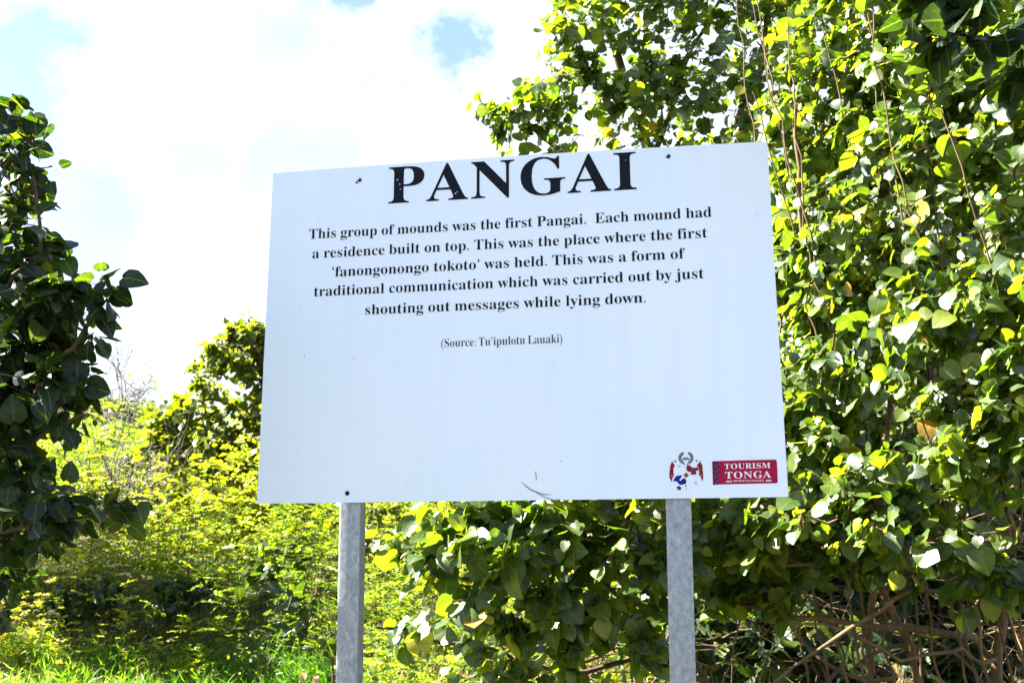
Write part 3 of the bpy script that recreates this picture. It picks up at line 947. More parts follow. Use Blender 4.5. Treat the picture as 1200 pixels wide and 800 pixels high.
def plant(name, label, cat, base, stems, blobs, seed, leaf=.12, per=9, leafmat='leaf', barkmat='bark', hi=True, seg=.10, twig_r=.0022, spread=.34,
          group=None, pet=.07, fork=2.35, stem_r=None, hang=.75, narrow=1.0, K=6, center=None, lit=0.0, sparse=0.0, dens=1.0, big=1.7):
    """stems: polylines of world points, the first starts at the base and each later one at the nearest point of those before;
    blobs: (centre, radii, number of twig tips) that make up the crown"""
    rng = np.random.default_rng(seed)
    root = tag(empty(name, tuple(base)), label, cat, group)
    pos, par, cap = [], [], []

    def nearest(p, pen=0.0):
        A = np.array(pos)
        dd = np.linalg.norm(A - p, axis=1)
        if pen:
            dd = dd + pen * np.maximum(0, A[:, 2] - p[2] - .05)
        return int(np.argmin(dd))
    for si, st in enumerate(stems):
        q = smooth_line(st, .12)
        q = q + rng.normal(0, .012, q.shape)
        r0 = (stem_r or [.05])[min(si, len(stem_r or [0]) - 1)]
        prev = -1
        if si:
            j = nearest(q[0])
            if np.linalg.norm(np.array(pos[j]) - q[0]) < .6 and not np.allclose(st[0][2], base[2], atol=.12):
                pos.append(pos[j]); par.append(-1); cap.append(r0)
                prev = len(pos) - 1
        for i, p in enumerate(q):
            pos.append(p); par.append(prev); cap.append(r0 * (1 - .6 * i / len(q)))
            prev = len(pos) - 1
    n_stem = len(pos)
    T_ = []
    for c, r, n in blobs:
        n = max(2, int(n * dens))
        g = unit(rng.normal(size=(n, 3))) * rng.uniform(0.03, 1, (n, 1)) ** .52
        T_.append(np.asarray(c) + g * np.asarray(r))
    T_ = np.concatenate(T_)
    S0 = np.array(pos)
    order = np.argsort([np.min(np.linalg.norm(S0 - q, axis=1)) for q in T_])
    link = {}                      # chain start -> node of the parent chain it leaves from
    tips = []
    for ti in order:
        tgt = T_[ti]
        j = nearest(tgt, .9)
        p0 = np.array(pos[j])
        dist = np.linalg.norm(tgt - p0)
        m_ = max(2, int(dist / seg))
        bend = rng.normal(0, .10 * dist, 3) + np.array([0, 0, .10 * dist])
        pos.append(p0); par.append(-1); cap.append(0)
        link[len(pos) - 1] = j
        prev = len(pos) - 1
        chain = [prev]
        for i in range(1, m_ + 1):
            f = i / m_
            p = p0 + (tgt - p0) * f + bend * math.sin(math.pi * f) * (1 - .3 * f) + rng.normal(0, .010, 3)
            pos.append(p); par.append(prev); cap.append(0)
            prev = len(pos) - 1
            chain.append(prev)
        tips.append(chain)
    pos = np.array(pos)
    par = np.array(par)
    n = len(pos)
    # pipe model: a branch is as thick as what it carries
    acc = np.zeros(n)
    for i in range(n - 1, -1, -1):
        if i >= n_stem and acc[i] == 0:
            acc[i] = twig_r ** fork
        if i >= n_stem:
            if par[i] >= 0:
                acc[par[i]] += acc[i]
            elif link.get(i) is not None:
                acc[link[i]] += acc[i]
    rad = np.maximum(acc, 1e-12) ** (1 / fork)
    rad[:n_stem] = np.array(cap[:n_stem])
    rad[n_stem:] = np.minimum(rad[n_stem:], .022)
    # start of a side branch no thicker than its own second node
    for s, j in link.items():
        rad[s] = rad[s + 1] * 1.15 if s + 1 < n else rad[s]
    tubes('trunk', pos[:n_stem], par[:n_stem], rad[:n_stem], M[barkmat], root, K + 2)
    # leaves along the outer part of every twig
    LP, LD, LN = [], [], []
    pp, pq, pr = [], [], []
    ctr = np.mean(T_, axis=0) if center is None else np.asarray(center)
    for chain in tips:
        if rng.uniform() < sparse:
            continue
        pts = pos[chain]
        tdir = unit(pts[-1] - pts[max(0, len(pts) - 4)])
        L_ = np.concatenate([[0], np.cumsum(np.linalg.norm(np.diff(pts, axis=0), axis=1))])
        k = max(3, int(rng.normal(per, per * .25)))
        for q in range(k):
            back = spread * (q / k) ** 1.1 * rng.uniform(.8, 1.2)
            s_ = max(0, L_[-1] - back)
            b = np.array([np.interp(s_, L_, pts[:, c]) for c in range(3)])
            o_ = b - ctr
            o_[2] *= .5
            o_ = unit(o_)
            side = unit(rng.normal(size=3))
            pdir = unit(side * .8 + tdir * .6 + o_ * .35 + np.array([0, 0, .25]))
            pl = pet * rng.uniform(.5, 1.4)
            e = b + pdir * pl
            LP.append(e)
            LD.append(unit(pdir * .65 + o_ * .2 + np.array([0, 0, -hang * rng.uniform(.1, 1.1)]) + rng.normal(0, .40, 3)))
            LN.append(o_ * .25 + np.array([0, 0, .5]) + SUN_DIR * .6 + rng.normal(0, .62, 3) + np.array([-lit, -lit * .6, 0]))
            pp += [b, e]
            pq += [-1, len(pp) - 2]
            pr += [.0017 * leaf / .12, .0011 * leaf / .12]
    off = len(pos)
    allp = np.concatenate([pos[n_stem:], np.array(pp)])
    par_b = np.where(par[n_stem:] >= 0, par[n_stem:] - n_stem, -1)
    par_p = np.array([x if x < 0 else x + (n - n_stem) for x in pq])
    tubes('branch', allp, np.concatenate([par_b, par_p]), np.concatenate([rad[n_stem:], np.array(pr)]), M[barkmat], root, K - 1)
    LP, LD, LN = map(np.array, (LP, LD, LN))
    S = leaf * rng.lognormal(0, .38, len(LP))
    S = np.clip(S, leaf * .4, leaf * big)
    rnd = np.clip(rng.beta(2.0, 2.1, len(LP)) + np.where(rng.uniform(size=len(LP)) < .012, .45, 0), 0, 1)
    leaves_mesh('crown', LP, LD, LN, S, rnd, M[leafmat], root, rng, hi, narrow)
    return root


def blob(px, py, Y, rpx, rpy, rY, n):
    return (at(px, py, Y), (rpx * Y / F_PX, rY, rpy * Y / F_PX), n)


def base_at(px, Y):
    x = at(px, 400, Y)[0]
    return np.array([x, Y, float(gz(x, Y))])


def stem(*pts):
    return [at(*p) for p in pts]


# --- the big heart leaved bush on the right
SHOOTS = []
_r = random.Random(21)
for k in range(16):
    x0 = 925 + k * 19 + _r.uniform(-8, 8)
    Y0 = 5.9 - (x0 - 925) * .0042 + _r.uniform(-.3, .3)
    lx = _r.uniform(-120, 90)
    SHOOTS.append([base_at(x0 + 30, Y0 + .2)] + stem((x0 + 20, 760, Y0 + .15), (x0 + _r.uniform(-15, 15), 560, Y0), (x0 + lx * .4 + _r.uniform(-15, 15), 360, Y0 - .1),
                                                     (x0 + lx * .8, 180 + _r.uniform(-60, 60), Y0 - .2), (x0 + lx * 1.2, 40 + _r.uniform(-90, 90), Y0 - .25)))
b0 = base_at(1165, 5.6)
plant('broadleaf_bush', 'big sunlit heart leaved bush right of the white panel with tan bare stems', 'bush', b0,
      [[b0] + stem((1172, 800, 5.6), (1176, 640, 5.5), (1135, 470, 5.4), (1128, 340, 5.3), (1128, 220, 5.2), (1165, 150, 5.1)),
       [base_at(1090, 5.9)] + stem((1070, 780, 5.9), (985, 560, 5.7), (945, 330, 5.5), (930, 120, 5.4)),
       [base_at(1240, 5.2)] + stem((1245, 760, 5.2), (1230, 420, 5.0), (1215, 120, 4.9), (1190, -60, 4.8)),
       stem((1176, 640, 5.5), (1150, 520, 5.1), (1120, 420, 4.8), (1105, 330, 4.7)),
       stem((1155, 760, 5.6), (1120, 742, 5.4), (1000, 730, 5.3), (890, 716, 5.4), (820, 690, 5.6)),
       stem((1150, 640, 5.5), (1040, 655, 5.2), (950, 660, 5.0), (880, 655, 5.1)),
       stem((1135, 470, 5.4), (1060, 560, 4.9), (1000, 600, 4.7), (940, 610, 4.7)),
       [base_at(1010, 6.3)] + stem((1020, 780, 6.3), (1040, 500, 6.0), (1050, 250, 5.8), (1020, 40, 5.6), (1000, -80, 5.5)),
       stem((1128, 300, 5.3), (1180, 230, 5.0), (1200, 160, 4.9)),
       stem((1150, 700, 5.5), (1080, 690, 5.0), (1030, 715, 4.8), (960, 760, 4.8), (900, 800, 4.9)),
       stem((1172, 780, 5.6), (1110, 760, 5.1), (1060, 775, 4.9), (1000, 740, 4.9), (930, 735, 5.0)),
       stem((1135, 480, 5.4), (1160, 540, 4.8), (1180, 600, 4.5), (1200, 640, 4.5))] + SHOOTS,
      [blob(985, 120, 5.7, 100, 130, .55, 64), blob(1120, 150, 5.0, 120, 150, .6, 70), blob(985, 330, 5.5, 80, 120, .5, 52), blob(1110, 390, 4.8, 110, 110, .55, 44),
       blob(955, 490, 5.3, 60, 100, .4, 32), blob(1005, 590, 4.9, 95, 60, .4, 26), blob(1140, 520, 4.6, 90, 70, .4, 16), blob(890, 620, 5.2, 60, 46, .35, 16),
       blob(1240, 330, 4.4, 90, 260, .6, 56), blob(1090, -40, 5.1, 180, 70, .8, 44), blob(1070, 640, 4.8, 100, 36, .4, 7), blob(930, 330, 6.0, 50, 160, .5, 34),
       blob(900, 680, 5.4, 70, 32, .3, 7), blob(1160, 680, 4.9, 80, 40, .4, 6), blob(1000, 640, 5.2, 80, 40, .3, 10)],
      11, leaf=.059, per=10, dens=2.8, spread=.50, twig_r=.0031, sparse=.10, barkmat='bark_tan', stem_r=[.034, .026, .03, .020, .022, .014, .012, .024, .014, .015, .013, .014] + [.0085] * 16, center=at(1250, 330, 6.0), lit=.3, hang=.9)

# --- the bush under the middle of the panel
b1 = base_at(850, 6.2)
plant('low_bush', 'low heart leaved bush spreading under the panel between the two posts', 'bush', b1,
      [[b1] + stem((830, 800, 6.2), (760, 740, 5.8), (670, 650, 5.4), (600, 620, 5.2), (520, 612, 5.1)),
       stem((820, 790, 6.2), (740, 775, 5.7), (660, 785, 5.5), (600, 765, 5.5), (520, 750, 5.4), (440, 736, 5.3)),
       stem((760, 740, 5.8), (700, 700, 5.3), (640, 700, 5.1)),
       [base_at(690, 5.9)] + stem((690, 800, 5.8), (660, 690, 5.5), (640, 560, 5.4), (620, 470, 5.5)), stem((700, 720, 5.7), (740, 600, 5.6), (780, 480, 5.6), (820, 380, 5.7))],
      [blob(600, 640, 5.1, 90, 50, .4, 32), blob(505, 640, 5.1, 40, 55, .35, 12), blob(700, 630, 5.2, 75, 60, .4, 30), blob(565, 710, 5.1, 70, 40, .35, 12),
       blob(670, 730, 5.2, 70, 45, .35, 16), blob(790, 660, 5.4, 70, 60, .4, 26), blob(640, 560, 5.3, 150, 50, .4, 26), blob(470, 640, 5.2, 22, 40, .2, 4), blob(740, 740, 5.6, 60, 45, .3, 16),
       blob(870, 690, 5.7, 60, 50, .4, 28), blob(760, 600, 6.2, 90, 60, .4, 34), blob(860, 600, 6.3, 80, 70, .4, 30), blob(620, 790, 5.3, 100, 30, .3, 8), blob(480, 745, 5.4, 40, 26, .3, 3),
       blob(720, 480, 5.5, 110, 80, .5, 36), blob(830, 470, 5.7, 70, 110, .5, 32), blob(600, 470, 5.6, 90, 70, .5, 22)],  # crown parts hidden by the panel, added to shade the growth at lower right
      23, leaf=.069, per=9, dens=1.6, spread=.46, twig_r=.0026, sparse=.08, barkmat='bark', stem_r=[.022, .018, .012, .018], center=at(660, 760, 6.4), lit=.3, hang=.9)

# --- the taller tree behind the panel's top right, the sky showing through it
b2 = base_at(790, 8.6)
plant('broadleaf_tree', 'loose crowned tree rising behind the top edge of the panel with sky between its leaves', 'tree', b2,
      [[b2] + stem((790, 500, 8.4), (780, 280, 8.0), (745, 130, 7.6), (700, 0, 7.3), (690, -90, 7.2)),
       stem((785, 330, 8.2), (700, 220, 7.6), (625, 150, 7.3), (575, 120, 7.2)),
       stem((780, 280, 8.0), (850, 170, 7.6), (895, 60, 7.3), (905, -60, 7.2)),
       stem((760, 200, 7.8), (800, 90, 7.4), (850, -20, 7.2)),
       stem((745, 130, 7.6), (690, 80, 7.3), (650, 30, 7.2))],
      [blob(585, 140, 7.2, 30, 40, .3, 9), blob(640, 130, 7.2, 50, 60, .5, 26), blob(680, 50, 7.2, 50, 70, .5, 30), blob(740, 110, 7.3, 70, 80, .6, 50), blob(780, 10, 7.2, 90, 60, .7, 52),
       blob(840, 110, 7.3, 80, 80, .7, 52), blob(900, 10, 7.2, 80, 70, .7, 45), blob(720, -60, 7.2, 90, 60, .6, 30), blob(760, 260, 7.7, 170, 80, .6, 40), blob(640, 210, 7.3, 60, 40, .4, 14)],
      37, leaf=.059, per=8, dens=1.75, lit=.25, big=1.9, twig_r=.0028, barkmat='bark', stem_r=[.07, .03, .035, .025, .02], center=at(800, 200, 8.4), hang=.8, spread=.42)

# --- dense growth further back on the right
b3 = base_at(1060, 9.0)
plant('broadleaf_tree', 'dense shaded tree standing deep behind the tan stemmed bush', 'tree', b3,
      [[b3] + stem((1060, 500, 9.0), (1040, 250, 8.6), (1000, 60, 8.3), (1000, -120, 8.2)),
       stem((1060, 480, 9.0), (1180, 300, 8.6), (1240, 100, 8.4)),
       stem((1060, 560, 9.0), (960, 420, 8.4), (900, 300, 8.2)),
       stem((1060, 600, 9.0), (1200, 520, 8.6), (1300, 420, 8.4))],
      [blob(1000, 250, 8.5, 170, 170, .9, 95), blob(1170, 250, 8.6, 170, 200, .9, 95), blob(1000, 500, 8.4, 170, 110, .7, 70), blob(1190, 530, 8.5, 150, 110, .8, 60), blob(1060, 40, 8.4, 220, 120, .9, 75),
       blob(1340, 300, 8.8, 120, 260, .9, 40)],
      41, leaf=.085, per=12, dens=2.6, hi=False, leafmat='leaf', stem_r=[.09, .05, .05, .05], center=at(1080, 330, 9.6), hang=.7, spread=.5)

b4 = base_at(730, 8.8)
plant('broadleaf_bush', 'shaded bush filling the gap behind the right post under the panel', 'bush', b4,
      [[b4] + stem((760, 700, 8.4), (790, 560, 8.1), (830, 420, 7.8)), stem((775, 620, 8.2), (740, 540, 7.5), (700, 450, 7.2)), [base_at(880, 8.4)] + stem((890, 700, 8.2), (900, 560, 8.0), (900, 420, 8.0)),
       [base_at(1080, 8.2)] + stem((1100, 720, 8.0), (1150, 620, 7.8), (1200, 560, 7.8))],
      [blob(760, 640, 8.3, 120, 80, .6, 50), blob(900, 680, 8.2, 120, 110, .6, 64), blob(1070, 690, 8.1, 130, 110, .6, 64), blob(1220, 700, 8.0, 100, 120, .6, 60), blob(900, 770, 7.6, 110, 40, .4, 34), blob(1080, 780, 7.6, 120, 40, .4, 34), blob(800, 740, 7.2, 50, 60, .4, 22), blob(860, 480, 8.0, 140, 90, .6, 50), blob(760, 480, 7.0, 110, 80, .6, 44), blob(830, 380, 7.2, 90, 90, .6, 44), blob(660, 440, 7.0, 90, 80, .6, 36)],
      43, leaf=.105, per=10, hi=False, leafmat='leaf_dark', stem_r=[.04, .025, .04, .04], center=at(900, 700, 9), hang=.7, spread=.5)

b3b = base_at(1180, 10.8)
plant('broadleaf_tree', 'dark furthest tree of the thicket closing the gaps at the right edge', 'tree', b3b,
      [[b3b] + stem((1180, 500, 10.8), (1150, 250, 10.6), (1120, 0, 10.4)), stem((1180, 560, 10.8), (1040, 420, 10.4), (980, 260, 10.3)), stem((1180, 560, 10.8), (1320, 420, 10.4), (1380, 200, 10.3))],
      [blob(1060, 430, 10.5, 170, 190, .8, 100), blob(1250, 350, 10.6, 190, 260, .9, 150), blob(1120, 120, 10.5, 170, 130, .8, 80), blob(1000, 580, 10.4, 150, 90, .6, 60), blob(1230, 620, 10.4, 170, 90, .6, 60)],
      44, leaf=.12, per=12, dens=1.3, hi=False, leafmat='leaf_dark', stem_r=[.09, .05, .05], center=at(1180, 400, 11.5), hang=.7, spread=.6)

# --- a near branch hanging in at the top right, its stem beyond the frame
b5 = base_at(1420, 3.4)
plant('broadleaf_tree', 'near dark leaved branch hanging into the top right corner', 'tree', b5,
      [[b5] + stem((1420, 700, 3.4), (1400, 300, 3.3), (1360, 60, 3.2), (1340, -60, 3.2)),
       stem((1385, 200, 3.3), (1290, 80, 3.1), (1200, 50, 3.0), (1120, 40, 2.95)),
       stem((1360, 60, 3.2), (1260, -40, 3.0), (1150, -70, 2.9))],
      [blob(1130, 50, 2.95, 75, 50, .2, 9), blob(1200, 90, 3.0, 50, 55, .2, 8), blob(1110, -40, 2.9, 90, 40, .2, 12), blob(1270, 60, 3.1, 70, 100, .25, 16), blob(1380, 120, 3.2, 70, 160, .3, 18)],
      47, leaf=.085, big=1.25, per=6, leafmat='leaf_dark', stem_r=[.03, .010, .010], center=at(1350, 200, 3.5), hang=.7, spread=.26)

# --- the dark near tree on the left
b6 = base_at(-60, 3.9)
plant('broadleaf_tree', 'dark backlit heart leaved tree at the left edge close to the viewer', 'tree', b6,
      [[b6] + stem((-60, 780, 3.9), (-45, 560, 3.8), (-40, 360, 3.8), (-25, 200, 3.7), (-20, 120, 3.7)),
       stem((-45, 520, 3.8), (30, 440, 3.6), (80, 405, 3.5), (112, 358, 3.5)),
       stem((-50, 640, 3.8), (20, 620, 3.5), (70, 608, 3.4), (102, 604, 3.35)),
       stem((-40, 400, 3.8), (20, 330, 3.6), (50, 265, 3.6), (36, 180, 3.6)),
       stem((-45, 560, 3.8), (30, 530, 3.5), (90, 480, 3.4))],
      [blob(6, 205, 3.6, 26, 52, .35, 16), blob(36, 160, 3.6, 15, 20, .2, 4), blob(5, 150, 3.6, 22, 18, .2, 4), blob(0, 280, 3.6, 40, 44, .3, 14), blob(-30, 340, 3.7, 80, 95, .45, 36), blob(45, 375, 3.6, 48, 50, .3, 20), blob(85, 365, 3.55, 26, 32, .2, 7),
       blob(122, 350, 3.5, 14, 18, .15, 3), blob(100, 385, 3.5, 18, 16, .15, 3), blob(60, 305, 3.55, 14, 18, .2, 2),
       blob(15, 470, 3.6, 72, 75, .4, 42), blob(72, 455, 3.5, 28, 40, .2, 8), blob(0, 590, 3.5, 52, 75, .35, 34), blob(66, 598, 3.4, 28, 28, .18, 7), blob(112, 600, 3.35, 14, 14, .15, 3),
       blob(-25, 690, 3.6, 38, 60, .35, 20), blob(-150, 400, 4.0, 100, 300, .6, 60), blob(-10, 550, 4.3, 60, 130, .3, 36), blob(-20, 400, 4.3, 60, 120, .3, 28), ((-2.7, 1.5, 2.5), (.7, 1.0, 1.3), 90)],  # last crown part is out of view, added to dim the panel's left side
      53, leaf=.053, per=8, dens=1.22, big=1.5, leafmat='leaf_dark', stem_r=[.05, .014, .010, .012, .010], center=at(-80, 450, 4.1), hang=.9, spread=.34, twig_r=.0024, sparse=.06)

b7 = base_at(-170, 11.9)
plant('broadleaf_tree', 'shaded tree behind the near tree at the left edge', 'tree', b7,
      [[b7] + stem((-140, 500, 11.9), (-150, 330, 11.7), (-150, 200, 11.6)), stem((-145, 520, 11.9), (-70, 480, 11.4), (-10, 470, 11.3)), stem((-145, 560, 11.9), (-60, 600, 11.3), (10, 610, 11.2))],
      [blob(-150, 340, 10.8, 70, 80, 1.0, 50), blob(-130, 440, 10.8, 80, 90, .9, 36), blob(-120, 330, 11.6, 110, 130, 1.0, 70), blob(-60, 520, 11.4, 80, 110, .9, 70), blob(-40, 660, 11.2, 60, 60, .7, 34), blob(-220, 540, 11.7, 110, 150, 1.0, 50)],
      59, leaf=.15, per=10, hi=False, leafmat='leaf_dark', stem_r=[.10, .05, .05], center=at(-150, 480, 11.9), spread=.6)

# --- trees on the mound
b8 = base_at(330, 15)
plant('mound_tree', 'sunlit tree on the mound just left of the panel', 'tree', b8,
      [[b8] + stem((325, 520, 15), (310, 450, 14.8), (300, 390, 14.7)), stem((325, 510, 15), (260, 470, 14.6), (215, 470, 14.4)), stem((320, 480, 15), (380, 430, 14.8), (420, 380, 14.7)), stem((310, 450, 14.8), (270, 420, 14.6), (270, 390, 14.5))],
      [blob(225, 485, 14.4, 35, 32, .6, 22), blob(265, 435, 14.5, 42, 42, .7, 34), blob(300, 400, 14.7, 40, 36, .7, 34), blob(310, 490, 14.5, 70, 50, .8, 60), blob(380, 420, 14.8, 70, 60, .9, 60), blob(225, 535, 14.2, 60, 34, .6, 34), blob(195, 505, 14.2, 28, 26, .5, 12), blob(280, 540, 14.0, 70, 36, .6, 40), blob(440, 480, 14.9, 70, 70, .9, 40)],
      61, leaf=.088, per=11, dens=1.5, hi=False, leafmat='leaf_far', barkmat='bark', stem_r=[.10, .04, .05, .03], center=at(330, 490, 15.3), spread=.7, seg=.2, pet=.09, twig_r=.005)

for i, (px, py, Y, rx, ry, sd, lab) in enumerate(((150, 490, 30, 45, 16, 3, 'small far tree crown on the skyline between the dry bush and the mound tree'),
                                                   (60, 478, 28, 60, 24, 4, 'far tree crown on the skyline behind the near tree at the left edge'),
                                                   (470, 440, 27, 110, 50, 5, 'far tree on the mound hidden behind the panel'))):
    bb = base_at(px, Y)
    plant('far_tree', lab, 'tree', bb, [[bb, at(px, py + 6, Y), at(px, py - ry * .5, Y)]],
          [blob(px, py, Y, rx, ry, 1.2, 60), blob(px - rx * .5, py + 12, Y - .5, rx * .6, ry * .8, 1.0, 30), blob(px + rx * .6, py + 12, Y - .5, rx * .6, ry * .8, 1.0, 30)],
          70 + sd, leaf=.22, per=11, hi=False, leafmat='leaf_far', stem_r=[.14], spread=.9, seg=.4, pet=.12, twig_r=.01, group='trees on the skyline beyond the field')


# --- bare grey bushes
def bare_bush(label, px, Y, h, n, seed, sp=.5, name='dry_bush', mat='bark_grey', r0=.014, lean=(0, 0)):
    rng = np.random.default_rng(seed)
    b = base_at(px, Y)
    root = tag(empty(name, tuple(b)), label, 'bush')
    pos, par, rad = [], [], []

    def grow(p, d, L_, r, depth):
        k = max(3, int(L_ / .10))
        pos.append(p); par.append(-1); rad.append(r)
        prev = len(pos) - 1
        for i in range(k):
            d = unit(d + rng.normal(0, .16, 3))
            p = p + d * L_ / k
            pos.append(p); par.append(prev); rad.append(r * (1 - .55 * (i + 1) / k))
            prev = len(pos) - 1
            if depth < 3 and i > k * .25 and rng.uniform() < .62:
                grow(p, unit(d + rng.normal(0, .7, 3) + np.array([0, 0, .05])), L_ * rng.uniform(.4, .65), r * .6, depth + 1)
    for _ in range(n):
        d = unit(np.array([rng.normal(lean[0], sp), rng.normal(lean[1], sp), 1.0]))
        grow(b + np.array([rng.normal(0, .10), rng.normal(0, .10), -.05]), d, h * rng.uniform(.6, 1.0), r0, 0)
    tubes('branch', pos, par, rad, M[mat], root, 4)
    return root


bare_bush('grey leafless bush of tangled twigs on the slope left of the panel', 150, 13.4, 1.15, 36, 5, .8, r0=.014)
bare_bush('thin bare twigged bush against the sky above the far skyline', 150, 24, 2.6, 7, 6, .35, r0=.03)


# ------------------------------------------------------------------ small plants of the field
def blades(name, B, Dd, Nn, Ln, Wd, rnd, mat, parent=None):
    """narrow four-sided leaflets, bent at the middle"""
    n = len(B)
    Dd = unit(Dd)
    A = unit(np.cross(Dd, Nn))
    Nn = np.cross(A, Dd)
    mid = B + Dd * (Ln * .5)[:, None] + Nn * (Ln * .06)[:, None]
    tip = B + Dd * Ln[:, None] - Nn * (Ln * .10)[:, None]
    V = np.stack([B, mid - A * Wd[:, None] * .5, tip, mid + A * Wd[:, None] * .5], 1)
    i = np.arange(n)[:, None] * 4
    tri = np.concatenate([i + np.array([[0, 1, 3]]), i + np.array([[1, 2, 3]])])
    return mesh_np(name, V.reshape(-1, 3), tri, mat, parent, rnd=np.repeat(rnd, 4))


def proto_feather(rng):
    """an upright weed with arching side fronds of tiny leaflets"""
    out_ = []
    h = rng.uniform(.45, .9)
    lean = rng.normal(0, .18, 2)
    for k in range(rng.integers(7, 12)):
        f = rng.uniform(.15, 1)
        b = np.array([lean[0] * f * h, lean[1] * f * h, h * f])
        a = rng.uniform(0, 6.28)
        d = unit(np.array([math.cos(a), math.sin(a), rng.uniform(.2, .9)]))
        L_ = rng.uniform(.14, .30) * (1.15 - .5 * f)
        side = unit(np.cross(d, [0, 0, 1]))
        for j in range(9):
            g = (j + 1) / 9
            p = b + d * L_ * g + np.array([0, 0, -.25 * L_ * g * g])
            for s in (-1, 1):
                out_.append((p, unit(side * s + d * .7 + rng.normal(0, .25, 3)), unit(np.array([0, 0, 1]) + rng.normal(0, .35, 3)), .040 * (1.2 - .6 * g), .015, .5))
    return out_


def proto_weed(rng):
    out_ = []
    h = rng.uniform(.25, .7)
    for k in range(rng.integers(34, 56)):
        f = rng.uniform(.1, 1)
        a = rng.uniform(0, 6.28)
        r = .20 * (1 - .4 * f) * rng.uniform(.2, 1)
        p = np.array([math.cos(a) * r, math.sin(a) * r, h * f])
        d = unit(np.array([math.cos(a), math.sin(a), rng.uniform(-.5, .6)]) + rng.normal(0, .3, 3))
        out_.append((p, d, unit(np.array([0, 0, 1]) + rng.normal(0, .5, 3)), rng.uniform(.026, .056), rng.uniform(.015, .029), .42))
    return out_


def proto_straw(rng):
    out_ = []
    for k in range(rng.integers(6, 12)):
        p = np.append(rng.normal(0, .07, 2), 0)
        d = unit(np.append(rng.normal(0, .32, 2), 1))
        out_.append((p, d, unit(rng.normal(size=3)), rng.uniform(.35, .95), .010, .93))
        out_.append((p + d * rng.uniform(.2, .4), unit(d + rng.normal(0, .5, 3)), unit(rng.normal(size=3)), rng.uniform(.12, .3), .012, .85))
    return out_


def proto_grass(rng):
    out_ = []
    for k in range(rng.integers(16, 26)):
        p = np.append(rng.normal(0, .06, 2), 0)
        d = unit(np.append(rng.normal(0, .38, 2), 1))
        L_ = rng.uniform(.12, .32)
        w = rng.uniform(.007, .013)
        n_ = unit(rng.normal(size=3))
        out_.append((p, d, n_, L_, w, .5))
        out_.append((p + d * L_ * .8, unit(d + np.append(d[:2] * 1.5, -.3)), n_, L_ * .6, w * .8, .6))
    return out_


def scatter(name, protos, pts, scales, seed, mat, patch=.32, parent=None):
    """copies of the given small plants at pts, all in one mesh"""
    rng = np.random.default_rng(seed)
    arrs = [[np.array(c, dtype=float) for c in zip(*p)] for p in protos]
    out_ = [[] for _ in range(6)]
    which = rng.integers(0, len(arrs), len(pts))
    ang = rng.uniform(0, 6.28, len(pts))
    shade = patch * (np.sin(pts[:, 0] * 1.1 + 1.3 * np.sin(pts[:, 1] * .7)) * .5 + np.sin(pts[:, 1] * 1.9 + pts[:, 0]) * .35) + rng.normal(0, .10, len(pts))
    for k, A in enumerate(arrs):
        ii = np.nonzero(which == k)[0]
        if not len(ii):
            continue
        c, s = np.cos(ang[ii])[:, None], np.sin(ang[ii])[:, None]

        def rot(v):
            return np.stack([v[None, :, 0] * c - v[None, :, 1] * s, v[None, :, 0] * s + v[None, :, 1] * c, np.broadcast_to(v[None, :, 2], (len(ii), len(v)))], -1)
        sc = scales[ii][:, None]
        out_[0].append((rot(A[0]) * sc[..., None] + pts[ii][:, None]).reshape(-1, 3))
        out_[1].append(rot(A[1]).reshape(-1, 3))
        out_[2].append(rot(A[2]).reshape(-1, 3))
        out_[3].append((A[3][None] * sc).ravel())
        out_[4].append((A[4][None] * sc).ravel())
        out_[5].append((A[5][None] + shade[ii][:, None] + rng.normal(0, .10, (len(ii), len(A[5])))).ravel())
    B, Dd, Nn, Ln, Wd, rr = [np.concatenate(o) for o in out_]
    return blades(name, B, Dd, Nn, Ln, Wd, np.clip(rr, 0, 1), mat, parent)


def field_points(n, y0, y1, a, b, seed):
    rng = np.random.default_rng(seed)
    y = np.sqrt(rng.uniform(y0 ** 2, y1 ** 2, n))
    x = rng.uniform(a, b, n) * y
    return np.stack([x, y, gz(x, y) - .02], 1)


FIELD = [(205, 590, 13.2, 50, 24, 'yellow green rounded shrub on the slope right of the grey leafless bush', 'leaf_far', 1),
         (285, 600, 12.6, 48, 30, 'olive shrub on the slope between the mound tree and the left post', 'leaf_far', 2),
         (95, 590, 12.4, 40, 26, 'shrub on the slope peeping out from behind the near left tree', 'leaf_far', 3),
         (215, 700, 10.0, 44, 22, 'dark low shrub in the shade at the foot of the slope', 'leaf_dark', 4),
         (95, 705, 9.9, 60, 30, 'dark low shrub in the shade under the near left tree', 'leaf_dark', 5),
         (445, 620, 10.6, 40, 36, 'bushy shrub just right of the left post behind the low bush', 'leaf_far', 6),
         (330, 655, 11.2, 34, 24, 'small dark shrub on the sunlit slope behind the thin sapling', 'leaf', 7),
         (112, 520, 18.5, 46, 22, 'dark green shrub far back on the mound behind the grey leafless bush', 'leaf', 9),
         (60, 540, 17.0, 50, 26, 'dark green shrub on the mound half hidden by the near left tree', 'leaf', 10),
         (150, 545, 14.8, 30, 16, 'small shrub at the foot of the grey leafless bush', 'leaf_far', 8)]
